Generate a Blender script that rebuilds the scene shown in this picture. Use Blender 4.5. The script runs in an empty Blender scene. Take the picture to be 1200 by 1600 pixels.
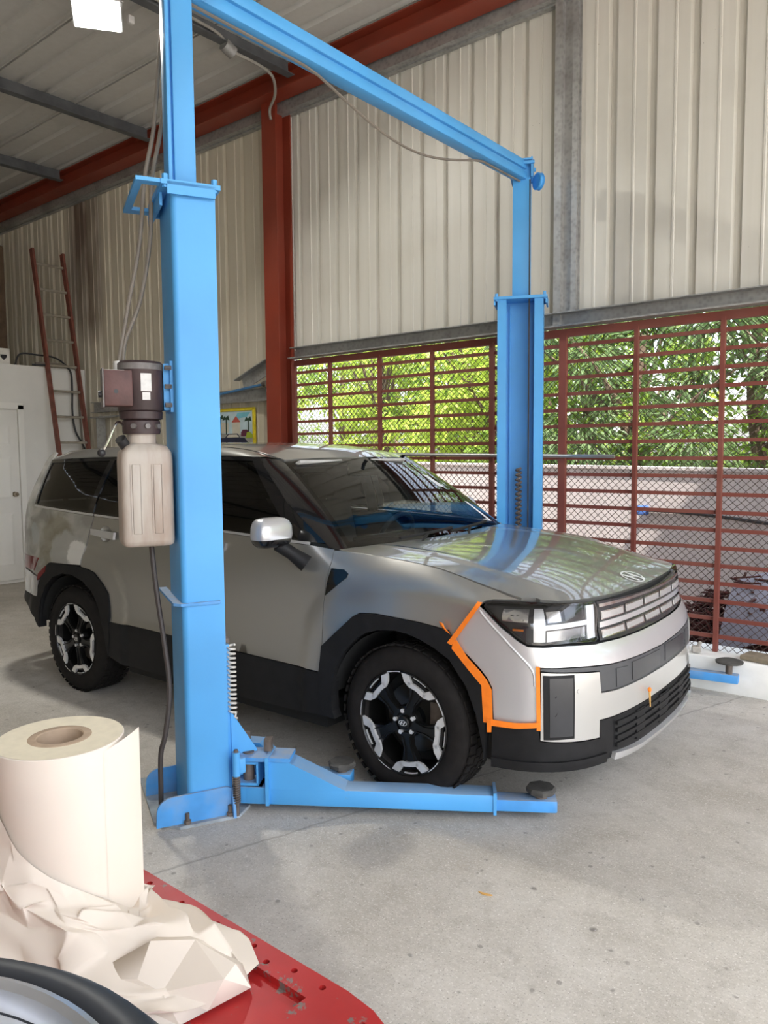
import bpy, bmesh, math, random
from mathutils import Vector, Matrix
from mathutils.geometry import delaunay_2d_cdt
random.seed(7)
SC = bpy.context.scene
COL = SC.collection
PI = math.pi
def R(d): return math.radians(d)

# ------------------------------------------------------------------ camera
CAM_H = 1.65384
cam_d = bpy.data.cameras.new('camera')
cam = bpy.data.objects.new('camera', cam_d); COL.objects.link(cam)
cam_d.sensor_fit = 'VERTICAL'; cam_d.sensor_height = 36.0
cam_d.lens = 36.0*1212.07/1600.0
cam_d.clip_start = 0.02; cam_d.clip_end = 300
def cam_matrix(yaw=0.873895, pitch=0.0785767, roll=0.0078254):
    c, s = math.cos(yaw), math.sin(yaw)
    F = Vector((-c*math.cos(pitch), s*math.cos(pitch), -math.sin(pitch)))
    Rt = Vector((s, c, 0))
    D = F.cross(Rt)
    if D.z > 0: D = -D
    cr, sr = math.cos(roll), math.sin(roll)
    R2 = cr*Rt + sr*D; D2 = -sr*Rt + cr*D
    U = -D2; B = -F
    m = Matrix(((R2.x, U.x, B.x, 0), (R2.y, U.y, B.y, 0), (R2.z, U.z, B.z, CAM_H), (0, 0, 0, 1)))
    return m
cam.matrix_world = cam_matrix()
SC.camera = cam

# ------------------------------------------------------------------ world, sun, exposure
world = bpy.data.worlds.new('world'); SC.world = world; world.use_nodes = True
wn = world.node_tree.nodes; wl = world.node_tree.links
sky = wn.new('ShaderNodeTexSky'); sky.sky_type = 'NISHITA'; sky.sun_disc = False
SUN_EL, SUN_AZ = 60.0, -40.0
sky.sun_elevation = R(SUN_EL); sky.sun_rotation = R(90-SUN_AZ)
sky.air_density = 1.0; sky.dust_density = 3.0; sky.ozone_density = 1.0
hsv = wn.new('ShaderNodeHueSaturation'); hsv.inputs['Saturation'].default_value = 0.5
wl.new(sky.outputs[0], hsv.inputs['Color'])
wl.new(hsv.outputs[0], wn['Background'].inputs[0])
wn['Background'].inputs[1].default_value = 0.55
sun_d = bpy.data.lights.new('sun_offscreen', 'SUN'); sun_d.energy = 9.0; sun_d.angle = R(0.6); sun_d.color = (1, .94, .84)
sun = bpy.data.objects.new('sun_offscreen', sun_d); COL.objects.link(sun)
_sd = Vector((math.cos(R(SUN_EL))*math.cos(R(SUN_AZ)), math.cos(R(SUN_EL))*math.sin(R(SUN_AZ)), math.sin(R(SUN_EL))))
sun.rotation_euler = _sd.to_track_quat('Z', 'Y').to_euler()
sun.location = (6, 0, 12)
SC.view_settings.view_transform = 'Standard'; SC.view_settings.look = 'None'
SC.view_settings.gamma = 1.0; SC.view_settings.use_curve_mapping = False
SC.view_settings.exposure = 0.6
try:
    SC.cycles.use_denoising = True
    SC.cycles.max_bounces = 10; SC.cycles.diffuse_bounces = 6; SC.cycles.transparent_max_bounces = 24
    SC.cycles.sample_clamp_indirect = 6.0
except Exception: pass

# ------------------------------------------------------------------ materials
def lin(c):
    return tuple((v/12.92 if v <= .04045 else ((v+.055)/1.055)**2.4) for v in c)
def rgb(r, g, b): return lin((r/255, g/255, b/255))
MATS = {}
class MT:
    """small node-material builder"""
    def __init__(s, name):
        s.m = bpy.data.materials.new(name); s.m.use_nodes = True
        s.t = s.m.node_tree; s.n = s.t.nodes; s.l = s.t.links
        s.b = s.n['Principled BSDF']; s.out = s.n['Material Output']; MATS[name] = s.m
        s._tc = None
    def tc(s, which='Object'):
        if s._tc is None: s._tc = s.n.new('ShaderNodeTexCoord')
        return s._tc.outputs[which]
    def world_pos(s):
        g = s.n.new('ShaderNodeNewGeometry'); return g.outputs['Position']
    def noise(s, vec, scale, detail=4, rough=.55, dist=0):
        n = s.n.new('ShaderNodeTexNoise'); n.inputs['Scale'].default_value = scale
        n.inputs['Detail'].default_value = detail; n.inputs['Roughness'].default_value = rough
        n.inputs['Distortion'].default_value = dist
        s.l.new(vec, n.inputs['Vector']); return n.outputs['Fac']
    def voro(s, vec, scale, feature='F1'):
        n = s.n.new('ShaderNodeTexVoronoi'); n.feature = feature; n.inputs['Scale'].default_value = scale
        s.l.new(vec, n.inputs['Vector']); return n.outputs['Distance']
    def ramp(s, fac, stops):
        n = s.n.new('ShaderNodeValToRGB'); cr = n.color_ramp
        while len(cr.elements) < len(stops): cr.elements.new(.5)
        for e, (p, c) in zip(cr.elements, stops):
            e.position = p; e.color = tuple(c)+(1,) if len(c) == 3 else c
        s.l.new(fac, n.inputs['Fac']); return n.outputs['Color']
    def mix(s, fac, a, b, mode='MIX'):
        n = s.n.new('ShaderNodeMix'); n.data_type = 'RGBA'; n.blend_type = mode
        for sock, v in ((n.inputs[0], fac), (n.inputs[6], a), (n.inputs[7], b)):
            if isinstance(v, (int, float)): sock.default_value = v
            elif isinstance(v, tuple): sock.default_value = v+(1,) if len(v) == 3 else v
            else: s.l.new(v, sock)
        return n.outputs[2]
    def math(s, op, a, b=None, clamp=False):
        n = s.n.new('ShaderNodeMath'); n.operation = op; n.use_clamp = clamp
        for i, v in enumerate((a, b)):
            if v is None: continue
            if isinstance(v, (int, float)): n.inputs[i].default_value = v
            else: s.l.new(v, n.inputs[i])
        return n.outputs[0]
    def mapr(s, v, a, b, c=0, d=1):
        n = s.n.new('ShaderNodeMapRange'); s.l.new(v, n.inputs[0])
        n.inputs[1].default_value = a; n.inputs[2].default_value = b; n.inputs[3].default_value = c; n.inputs[4].default_value = d
        return n.outputs[0]
    def sep(s, v):
        n = s.n.new('ShaderNodeSeparateXYZ'); s.l.new(v, n.inputs[0]); return n.outputs
    def mapping(s, vec, loc=(0,0,0), rot=(0,0,0), scale=(1,1,1)):
        n = s.n.new('ShaderNodeMapping'); s.l.new(vec, n.inputs['Vector'])
        n.inputs['Location'].default_value = loc; n.inputs['Rotation'].default_value = rot; n.inputs['Scale'].default_value = scale
        return n.outputs[0]
    def set(s, **k):
        for a, v in k.items():
            key = {'color': 'Base Color', 'rough': 'Roughness', 'metal': 'Metallic', 'coat': 'Coat Weight', 'coatr': 'Coat Roughness',
                   'spec': 'Specular IOR Level', 'trans': 'Transmission Weight', 'ior': 'IOR', 'emit': 'Emission Color', 'emits': 'Emission Strength', 'alpha': 'Alpha',
                   'sss': 'Subsurface Weight'}[a]
            sock = s.b.inputs[key]
            if isinstance(v, (int, float)): sock.default_value = v
            elif isinstance(v, tuple): sock.default_value = v+(1,) if len(v) == 3 else v
            else: s.l.new(v, sock)
        return s
    def bump(s, h, strength=.3, dist=.01):
        n = s.n.new('ShaderNodeBump'); n.inputs['Strength'].default_value = strength; n.inputs['Distance'].default_value = dist
        s.l.new(h, n.inputs['Height']); s.l.new(n.outputs[0], s.b.inputs['Normal']); return s
def plain(name, col, rough=.5, metal=0, var=.12, scale=9, bump=0, **k):
    m = MT(name); v = m.noise(m.tc(), scale, 5)
    dark = tuple(c*(1-var) for c in col); light = tuple(min(1, c*(1+var)) for c in col)
    m.set(color=m.ramp(v, [(.3, dark), (.7, light)]), rough=rough, metal=metal, **k)
    if bump: m.bump(m.noise(m.tc(), scale*6, 3), bump, .004)
    return m.m
def painted_steel(name, col, wear_col, rough=.4, wear=.64, scale=5, dust=.25, dustcol=(.35, .33, .3), topdust=0.0):
    """paint with chips and a layer of dust"""
    m = MT(name); v = m.noise(m.tc(), scale, 8, .7); v2 = m.noise(m.tc(), scale*.35, 3)
    chips = m.mapr(v, wear, wear+.03)
    base = m.mix(m.mapr(v2, .45, .75, 0, dust), m.ramp(m.noise(m.tc(), scale*.6, 2), [(.3, tuple(c*.9 for c in col)), (.7, tuple(min(1, c*1.08) for c in col))]), dustcol)
    g_ = m.n.new('ShaderNodeNewGeometry'); up = m.sep(g_.outputs['Normal'])[2]
    top = m.math('MULTIPLY', m.mapr(up, .5, .95, 0, topdust), m.mapr(v, .3, .6, .4, 1))
    m.set(color=m.mix(top, m.mix(chips, base, wear_col), (.36, .37, .37)), rough=m.mapr(v2, .3, .7, rough, rough+.2)); m.bump(m.noise(m.tc(), 60, 2), .06, .003)
    return m.m
# ------------------------------------------------------------------ mesh helpers
class MB:
    def __init__(s): s.v = []; s.f = []
    def add(s, vs, fs):
        o = len(s.v); s.v += [tuple(v) for v in vs]; s.f += [tuple(o+i for i in f) for f in fs]; return s
    def box(s, c, d, rz=0, m=None):
        x, y, z = (k/2 for k in d); vs = [Vector((i*x, j*y, k*z)) for i in (-1, 1) for j in (-1, 1) for k in (-1, 1)]
        M = m if m is not None else Matrix.Rotation(rz, 3, 'Z')
        vs = [M @ v + Vector(c) for v in vs]
        return s.add(vs, [(0, 1, 3, 2), (4, 6, 7, 5), (0, 4, 5, 1), (2, 3, 7, 6), (0, 2, 6, 4), (1, 5, 7, 3)])
    def bbox(s, c, d, bev=.004, rz=0, m=None):
        """box with bevelled edges"""
        x, y, z = (k/2 for k in d); b = min(bev, x*.9, y*.9, z*.9)
        bm = bmesh.new(); bmesh.ops.create_cube(bm, size=1)
        for v in bm.verts: v.co = Vector((v.co.x*2*x, v.co.y*2*y, v.co.z*2*z))
        bmesh.ops.bevel(bm, geom=bm.edges[:], offset=b, segments=2, profile=.5, affect='EDGES')
        M = m if m is not None else Matrix.Rotation(rz, 3, 'Z')
        bm.verts.index_update()
        s.add([M @ v.co + Vector(c) for v in bm.verts], [[v.index for v in f.verts] for f in bm.faces]); bm.free(); return s
    def bar(s, a, b, w, h, up=(0, 0, 1), bev=0):
        """rectangular bar from a to b; w across, h along up"""
        a, b = Vector(a), Vector(b); x = (b-a); L = x.length; x.normalize(); y = Vector(up).cross(x); y.normalize(); z = x.cross(y)
        M = Matrix((x, y, z)).transposed()
        return s.bbox((a+b)/2, (L, w, h), bev, m=M) if bev else s.box((a+b)/2, (L, w, h), m=M)
    def cyl(s, a, b, r, r2=None, n=16, caps=True):
        a, b = Vector(a), Vector(b); r2 = r if r2 is None else r2; q = (b-a).to_track_quat('Z', 'Y')
        vs = []
        for p, rr in ((a, r), (b, r2)):
            for i in range(n):
                t = 2*PI*i/n; vs.append(p + q @ Vector((math.cos(t)*rr, math.sin(t)*rr, 0)))
        fs = [(i, (i+1) % n, n+(i+1) % n, n+i) for i in range(n)]
        if caps: fs += [tuple(range(n-1, -1, -1)), tuple(range(n, 2*n))]
        return s.add(vs, fs)
    def tube(s, pts, r, n=8, closed=False, caps=True, rs=None):
        pts = [Vector(p) for p in pts]; N = len(pts); rings = []
        up = None
        for i, p in enumerate(pts):
            if closed: t = pts[(i+1) % N]-pts[i-1]
            else: t = pts[min(i+1, N-1)]-pts[max(i-1, 0)]
            t.normalize()
            if up is None:
                up = Vector((0, 0, 1)) if abs(t.z) < .9 else Vector((1, 0, 0))
            u = up - t*up.dot(t)
            if u.length < 1e-5: u = Vector((1, 0, 0)).cross(t)
            u.normalize(); up = u; w = t.cross(u); rr = rs[i] if rs else r
            rings.append([p + (u*math.cos(2*PI*k/n)+w*math.sin(2*PI*k/n))*rr for k in range(n)])
        vs = [v for r_ in rings for v in r_]; fs = []
        for i in range(N if closed else N-1):
            j = (i+1) % N
            for k in range(n): fs.append((i*n+k, i*n+(k+1) % n, j*n+(k+1) % n, j*n+k))
        if caps and not closed: fs += [tuple(range(n-1, -1, -1)), tuple((N-1)*n+k for k in range(n))]
        return s.add(vs, fs)
    def lathe(s, prof, axis='Z', n=32, c=(0, 0, 0), closed=False, M=None):
        """prof: list of (r, h)"""
        vs = []; K = len(prof)
        for i in range(n):
            t = 2*PI*i/n
            for r, h in prof:
                p = Vector((math.cos(t)*r, math.sin(t)*r, h))
                if axis == 'Y': p = Vector((p.x, p.z, p.y))
                if axis == 'X': p = Vector((p.z, p.x, p.y))
                if M is not None: p = M @ p
                vs.append(p+Vector(c))
        fs = []
        for i in range(n):
            j = (i+1) % n
            for k in range(K if closed else K-1):
                l = (k+1) % K; fs.append((i*K+k, j*K+k, j*K+l, i*K+l))
        return s.add(vs, fs)
    def prism(s, poly, h0, h1, fn=lambda x, y, h: (x, y, h)):
        n = len(poly); vs = [fn(x, y, h0) for x, y in poly]+[fn(x, y, h1) for x, y in poly]
        return s.add(vs, [tuple(range(n-1, -1, -1)), tuple(range(n, 2*n))]+[(i, (i+1) % n, n+(i+1) % n, n+i) for i in range(n)])
    def sphere(s, c, r, n=16, m=10, sc=(1, 1, 1)):
        vs = [Vector(c)+Vector((0, 0, r*sc[2]))]
        for i in range(1, m):
            a = PI*i/m
            for k in range(n):
                t = 2*PI*k/n; vs.append(Vector(c)+Vector((math.sin(a)*math.cos(t)*r*sc[0], math.sin(a)*math.sin(t)*r*sc[1], math.cos(a)*r*sc[2])))
        vs.append(Vector(c)-Vector((0, 0, r*sc[2]))); fs = [(0, 1+k, 1+(k+1) % n) for k in range(n)]
        for i in range(m-2):
            for k in range(n): fs.append((1+i*n+k, 1+(i+1)*n+k, 1+(i+1)*n+(k+1) % n, 1+i*n+(k+1) % n))
        L = len(vs)-1; b = 1+(m-2)*n; fs += [(L, b+(k+1) % n, b+k) for k in range(n)]
        return s.add(vs, fs)
    def mesh(s, name, smooth=None):
        me = bpy.data.meshes.new(name); me.from_pydata(s.v, [], s.f); me.update()
        bm = bmesh.new(); bm.from_mesh(me); bmesh.ops.recalc_face_normals(bm, faces=bm.faces[:]); bm.to_mesh(me); bm.free()
        if smooth is not None:
            try:
                me.shade_smooth() if hasattr(me, 'shade_smooth') else None
                me.set_sharp_from_angle(angle=R(smooth))
            except Exception: pass
        return me
    def build(s, name, mat, parent=None, smooth=35, **tags):
        me = s.mesh(name, smooth); return link(name, me, mat, parent, **tags)
def link(name, me, mat, parent=None, **tags):
    o = bpy.data.objects.new(name, me); COL.objects.link(o)
    if mat is not None and not me.materials: me.materials.append(MATS[mat] if isinstance(mat, str) else mat)
    if parent is not None: o.parent = parent
    return tag(o, **tags)
def tag(o, label=None, cat=None, group=None, kind=None):
    if label: o['label'] = label
    if cat: o['category'] = cat
    if group: o['group'] = group
    if kind: o['kind'] = kind
    return o
def thing(name, label, cat, loc=(0, 0, 0), rz=0, group=None, kind=None):
    o = bpy.data.objects.new(name, None); COL.objects.link(o); o.location = loc; o.rotation_euler = (0, 0, rz)
    o.empty_display_size = .1
    return tag(o, label, cat, group, kind)
def copy_tree(o, parent=None, loc=None, rz=None):
    c = o.copy(); COL.objects.link(c)
    if parent is not None: c.parent = parent
    if loc is not None: c.location = loc
    if rz is not None: c.rotation_euler = (0, 0, rz)
    for ch in list(o.children): copy_tree(ch, c)
    return c
def arc(cx, cy, r, a0, a1, n=8, ry=None):
    ry = r if ry is None else ry
    return [(cx+r*math.cos(R(a0+(a1-a0)*i/n)), cy+ry*math.sin(R(a0+(a1-a0)*i/n))) for i in range(n+1)]
def catmull(pts, n=6):
    P_ = [Vector(p) for p in pts]; out = []
    for i in range(len(P_)-1):
        p0, p1, p2, p3 = P_[max(i-1, 0)], P_[i], P_[i+1], P_[min(i+2, len(P_)-1)]
        for k in range(n):
            t = k/n; out.append(.5*((2*p1)+(p2-p0)*t+(2*p0-5*p1+4*p2-p3)*t*t+(3*p1-p0-3*p2+p3)*t**3))
    out.append(P_[-1]); return out
def inside(p, poly):
    x, y = p; r = False; j = len(poly)-1
    for i in range(len(poly)):
        xi, yi = poly[i]; xj, yj = poly[j]
        if (yi > y) != (yj > y) and x < (xj-xi)*(y-yi)/(yj-yi)+xi: r = not r
        j = i
    return r
def densify(poly, res):
    out = []
    for i in range(len(poly)):
        a, b = poly[i], poly[(i+1) % len(poly)]; L = math.dist(a, b); n = max(1, math.ceil(L/res))
        for k in range(n): out.append((a[0]+(b[0]-a[0])*k/n, a[1]+(b[1]-a[1])*k/n))
    return out
def area(poly): return .5*sum(poly[i][0]*poly[(i+1) % len(poly)][1]-poly[(i+1) % len(poly)][0]*poly[i][1] for i in range(len(poly)))
def inset(poly, g):
    n = len(poly); s = 1 if area(poly) > 0 else -1; out = []
    for i in range(n):
        a, b, c = Vector(poly[i-1]), Vector(poly[i]), Vector(poly[(i+1) % n])
        d1 = (b-a); d2 = (c-b)
        if d1.length < 1e-7 or d2.length < 1e-7: out.append(tuple(b)); continue
        d1.normalize(); d2.normalize(); n1 = Vector((-d1.y, d1.x))*s; n2 = Vector((-d2.y, d2.x))*s
        m = n1+n2
        if m.length < 1e-4: m = n1
        m.normalize(); k = g/max(.4, m.dot(n1)); out.append(tuple(b+m*k))
    return out
def tri2d(poly, res, holes=()):
    """constrained triangulation of a polygon (with holes) and a grid of inner points"""
    poly = densify(poly, res); loops = [poly]+[densify(h, res) for h in holes]
    vs = []; es = []
    for lp in loops:
        o = len(vs); vs += [Vector(p) for p in lp]; es += [(o+i, o+(i+1) % len(lp)) for i in range(len(lp))]
    x0 = min(p[0] for p in poly); x1 = max(p[0] for p in poly); y0 = min(p[1] for p in poly); y1 = max(p[1] for p in poly)
    bd = [tuple(v) for v in vs]; cell = {}
    for b in bd: cell.setdefault((int(b[0]/res//1), int(b[1]/res//1)), []).append(b)
    j = 0; y = y0+res*.5
    while y < y1:
        x = x0+res*(.5 if j % 2 else .95)
        while x < x1:
            if inside((x, y), poly) and not any(inside((x, y), h) for h in holes):
                cx, cy = int(x/res//1), int(y/res//1)
                if all(math.dist((x, y), b) > res*.55 for i in (-1, 0, 1) for k in (-1, 0, 1) for b in cell.get((cx+i, cy+k), ())): vs.append(Vector((x, y)))
            x += res
        y += res*.87; j += 1
    V, E, F, *_ = delaunay_2d_cdt(vs, es, [], 0, 1e-6)
    F = [f for f in F if (lambda c: inside(c, poly) and not any(inside(c, h) for h in holes))((sum(V[i][0] for i in f)/3, sum(V[i][1] for i in f)/3))]
    return [tuple(v) for v in V], [list(f) for f in F]
def panel(name, poly, surf, mat, parent, off=0.0, th=.012, gap=.0, res=.045, holes=(), flip=False, **tags):
    """a sheet: 2-D outline laid on a surface function, given thickness, with the surface's own normals"""
    if gap: poly = inset(poly, gap)
    V, F = tri2d(poly, res, holes)
    e = 1e-3; P3 = []; N3 = []
    for a, b in V:
        p = Vector(surf(a, b)); du = Vector(surf(a+e, b))-Vector(surf(a-e, b)); dv = Vector(surf(a, b+e))-Vector(surf(a, b-e))
        n = du.cross(dv)
        if n.length < 1e-12: n = Vector((0, 0, 1))
        n.normalize()
        if flip: n = -n
        P3.append(p+n*off); N3.append(n)
    cnt = {}
    for f in F:
        for i in range(3):
            k = (f[i], f[(i+1) % 3]); cnt[k] = 1
    verts = list(P3); faces = []; ln = []
    for f in F:
        g = f
        c = (P3[f[1]]-P3[f[0]]).cross(P3[f[2]]-P3[f[0]])
        if c.dot(N3[f[0]]) < 0: g = f[::-1]
        faces.append(tuple(g)); ln += [N3[i] for i in g]
    if th:
        for (i, j) in cnt:
            if (j, i) not in cnt:
                a, b = P3[i], P3[j]; c, d = b-N3[j]*th, a-N3[i]*th
                o = len(verts); verts += [a, b, c, d]; fn = (b-a).cross(c-a)
                # outward: away from third vertex is not needed, winding by edge order
                q = (o, o+1, o+2, o+3); faces.append(q); fn.normalize() if fn.length > 1e-12 else None
                ln += [fn]*4
    me = bpy.data.meshes.new(name); me.from_pydata([tuple(v) for v in verts], [], faces); me.update()
    for p in me.polygons: p.use_smooth = True
    try: me.normals_split_custom_set([tuple(n) for n in ln])
    except Exception as ex: print('normals', ex)
    return link(name, me, mat, parent, **tags)
# ------------------------------------------------------------------ surface materials
def mk_floor():
    m = MT('concrete_floor'); P = m.world_pos()
    big = m.noise(P, .55, 5, .6); mid = m.noise(P, 3.0, 6, .65); fine = m.noise(P, 55, 4, .7)
    base = m.ramp(big, [(.3, (.38, .345, .29)), (.5, (.51, .48, .43)), (.70, (.60, .575, .535))])
    base = m.mix(m.mapr(mid, .42, .66, 0, .45), base, (.33, .305, .26))
    base = m.mix(m.mapr(fine, .50, .70, 0, .36), base, (.70, .67, .62))
    base = m.mix(m.mapr(m.noise(P, 90, 3, .7), .62, .72, 0, .5), base, (.22, .21, .2))
    spots = m.voro(m.mapping(P, scale=(1, 1, 0)), 3.1)
    irregular = m.math('ADD', spots, m.math('MULTIPLY', m.noise(P, 30, 3), .07))
    base = m.mix(m.mapr(irregular, .060, .085, .75, 0), base, (.12, .115, .11))
    spots2 = m.math('ADD', m.voro(m.mapping(P, loc=(3.3, 1.7, 0), scale=(1, 1, 0)), 9.5), m.math('MULTIPLY', m.noise(P, 60, 3), .16))
    base = m.mix(m.mapr(spots2, .14, .19, .6, 0), base, (.16, .15, .14))
    base = m.mix(m.mapr(m.noise(P, 11, 5, .75), .50, .72, 0, .5), base, (.30, .275, .235))
    base = m.mix(m.mapr(m.noise(m.mapping(P, loc=(7, 2, 0)), 140, 2, .6), .60, .70, 0, .65), base, (.17, .16, .145))
    base = m.mix(m.mapr(m.noise(m.mapping(P, loc=(1, 9, 0)), 120, 2, .6), .60, .70, 0, .6), base, (.80, .78, .74))
    oil = m.noise(m.mapping(P, loc=(4.2, 0, 0)), .9, 4, .6)
    base = m.mix(m.mapr(oil, .60, .78, 0, .5), base, (.24, .22, .19))
    # cast joint running past the foot of the near column
    s_ = m.sep(P)
    ln = m.math('ABSOLUTE', m.math('ADD', m.math('ADD', m.math('MULTIPLY', s_[0], .955), m.math('MULTIPLY', s_[1], -.297)), m.math('ADD', 2.965, m.math('MULTIPLY', m.math('SUBTRACT', m.noise(P, 7, 4), .5), .05))))
    base = m.mix(m.mapr(ln, .002, .010, .5, 0), base, (.2, .19, .17))
    m.set(color=base, rough=m.mapr(mid, .3, .7, .62, .85), spec=.3)
    m.bump(m.math('ADD', m.math('MULTIPLY', fine, .5), m.math('MULTIPLY', m.noise(P, 16, 4), .5)), .25, .004)
mk_floor()
def mk_sheet(name, a, b, rust=.15):
    m = MT(name); P = m.world_pos()
    streak = m.noise(m.mapping(P, scale=(14, 14, .6)), 1, 5, .6); blot = m.noise(P, 1.1, 4)
    c = m.mix(m.mapr(streak, .4, .8, 0, .35), a, b)
    c = m.mix(m.mapr(blot, .55, .8, 0, .35), c, tuple(k*.72 for k in b))
    dots = m.voro(m.mapping(P, scale=(1, 1, .8)), 16)
    c = m.mix(m.mapr(m.math('ADD', dots, m.math('MULTIPLY', m.noise(P, 1.5, 2), .18)), .09, .12, .8, 0), c, (.10, .08, .06))
    if rust > .2:
        q = m.sep(P); n2 = m.noise(m.mapping(P, scale=(3, 3, .5)), 1, 4)
        far = m.mapr(m.math('ADD', m.math('ABSOLUTE', m.math('ADD', q[0], 10.0)), m.math('MULTIPLY', m.math('SUBTRACT', n2, .5), .5)), .30, .52, 1, 0)
        up = m.mapr(m.math('ADD', q[2], m.math('MULTIPLY', n2, .9)), 3.5, 3.9, 0, 1)
        c = m.mix(m.math('MULTIPLY', m.math('MULTIPLY', far, up), m.mapr(n2, .3, .6, .2, .85)), c, (.085, .038, .022))
    m.set(color=c, rough=.42, spec=.4); m.bump(m.noise(m.mapping(P, scale=(5, 5, 1)), 3, 3), .08, .01)
mk_sheet('wall_sheet', (.62, .60, .54), (.50, .47, .40))
mk_sheet('wall_sheet_old', (.64, .59, .48), (.52, .46, .35), .5)
mk_sheet('roof_sheet', (.52, .51, .48), (.40, .385, .35))
painted_steel('oxide_red', rgb(120, 62, 52), rgb(90, 40, 30), .5, .66, 6, .2, (.30, .17, .13))
painted_steel('red_column', rgb(132, 50, 30), rgb(80, 40, 30), .45, .70, 4, .12, (.25, .12, .08))
def mk_galv():
    m = MT('galvanised'); P = m.world_pos(); v = m.voro(P, 28); n = m.noise(P, 3, 5)
    c = m.mix(m.mapr(v, 0, .6), (.30, .30, .29), (.42, .42, .41)); c = m.mix(m.mapr(n, .45, .75, 0, .6), c, (.17, .16, .15))
    m.set(color=c, rough=m.mapr(n, .3, .7, .35, .6), metal=.55)
mk_galv(); plain('purlin_steel', (.10, .105, .11), .6, .15, var=.3, scale=5)
plain('white_wall', rgb(226, 224, 218), .6, var=.05, scale=2)
plain('white_door', rgb(236, 234, 228), .4, var=.03, scale=3)
plain('curb_paint', rgb(232, 232, 228), .6, var=.07, scale=6, bump=.2)
def mk_render(name, a, b):
    m = MT(name); P = m.world_pos(); c = m.mix(m.mapr(m.noise(P, 1.3, 6, .7), .35, .75), a, b)
    m.set(color=m.mix(m.mapr(m.noise(m.mapping(P, scale=(4, 4, .5)), 1.5, 4), .6, .75, 0, .6), c, tuple(k*.7 for k in b)), rough=.8); m.bump(m.noise(P, 25, 4), .3, .01)
mk_render('garden_wall', (.66, .60, .60), (.56, .50, .49))
mk_render('soil', (.22, .17, .13), (.14, .10, .07))
mk_render('yard', (.42, .40, .38), (.33, .31, .29))

# ------------------------------------------------------------------ the setting: floor and ground
def struct(o): o['kind'] = 'structure'; return o
FX0, FX1, FY0 = -14.0, 3.4, -5.0
fl = MB().box(((FX0+FX1)/2, (FY0+5.6)/2, -.06), (FX1-FX0, 5.6-FY0, .12)).build('floor', 'concrete_floor', smooth=None)
struct(fl); tag(fl, 'rough pale concrete workshop floor with dark spots')
g = MB().box((8, 0, -.35), (90, 90, .4)).build('ground_outside', 'yard', smooth=None); struct(g); tag(g, 'grey yard ground around the workshop')
gs = MB().box((-8, 11, -.08), (40, 10.2, .2)).build('garden_soil', 'soil', smooth=None); struct(gs); tag(gs, 'brown garden soil beyond the grille')

# curb under the grille
cb = MB().bbox((-2.4, 5.61, .115), (7.2, .38, .235), .012).build('curb', 'curb_paint', smooth=30); struct(cb)
tag(cb, 'white painted concrete curb under the red grille')

# corrugated wall: sheets of three ribs each
PITCH = .297; SHEET = 3*PITCH; WY = 5.66
def sheet_mesh(name, w, h, n, minor=True):
    """profile in local x, ribs pushed to +y (away from the room), 0..h in z"""
    p = PITCH; pr = []
    for k in range(n):
        x = k*p
        pr += [(x, 0), (x+p*.40, 0), (x+p*.415, -.007), (x+p*.46, -.007), (x+p*.475, 0), (x+p*.76, 0), (x+p*.80, .034), (x+p*.955, .034)]
    pr.append((n*p, 0)); m = MB(); t = .0015
    vs = [(x, y, 0) for x, y in pr]+[(x, y, h) for x, y in pr]; K = len(pr)
    m.add(vs, [(i, i+1, K+i+1, K+i) for i in range(K-1)])
    return m.mesh(name, None)
wall_back = thing('wall_back', None, None, (0, 0, 0)); struct(wall_back); tag(wall_back, 'tall wall of ribbed cream metal sheets')
WZ0, WZ1 = 2.60, 5.08
me_hi = sheet_mesh('wall_panel', SHEET, WZ1-WZ0, 3); me_full = sheet_mesh('wall_panel_full', SHEET, WZ1, 3)
me_hi.materials.append(MATS['wall_sheet']); me_full.materials.append(MATS['wall_sheet_old'])
x = -2.765
k = 0
xs = [-2.765+i*SHEET for i in range(0, 7)]
for x in xs:
    o = link('wall_panel', me_hi, None, wall_back); o.location = (x, WY, WZ0)
n_left = 4
for i in range(n_left):
    o = link('wall_panel', me_hi, None, wall_back); o.location = (-2.945-(i+1)*SHEET*.868, WY+.002*(i % 2), WZ0); o.scale = (.868, 1, 1)
for i in range(9):
    o = link('wall_panel', me_full, None, wall_back); o.location = (-6.06-(i+1)*SHEET, WY+.002*(i % 2), 0)
    o.scale = (1, 1, 1)

# steel of the back wall
def steel(name, label, mb, mat): return struct(tag(mb.build(name, mat, smooth=30), label))
def ibeam(m, x0, x1, y, z0, z1, w, t=.014):
    m.box(((x0+x1)/2, y, z0+t/2), (x1-x0, w, t)); m.box(((x0+x1)/2, y, z1-t/2), (x1-x0, w, t)); m.box(((x0+x1)/2, y, (z0+z1)/2), (x1-x0, t*.8, z1-z0-2*t)); return m
steel('trim_1', 'dark red steel beam running under the roof along the ribbed wall', ibeam(MB(), -14, FX1, 5.40, 5.12, 5.315, .20), 'red_column')
m = MB(); m.box((-5.4, 5.585, 5.135), (17.2, .10, .19)); m.box((-5.4, 5.625, 5.04), (17.2, .05, .03))
steel('trim_2', 'grey steel channel along the top edge of the ribbed wall', m, 'galvanised')
m = MB(); ibeam(MB(), 0, 0, 0, 0, 0, 0)
m.box((-6.0, 5.52, 2.62), (.012, .20, 5.24)); m.box((-6.0, 5.425, 2.62), (.205, .012, 5.24)); m.box((-6.0, 5.61, 2.62), (.225, .012, 5.24))
steel('trim_3', 'red painted steel column between the ribbed wall bays', m, 'red_column')
m = MB(); m.box((-2.90, 5.61, 3.86), (.06, .08, 2.50)); m.box((-2.82, 5.635, 3.86), (.11, .03, 2.50)); m.box((-2.85, 5.655, 3.86), (.20, .008, 2.5))
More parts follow.
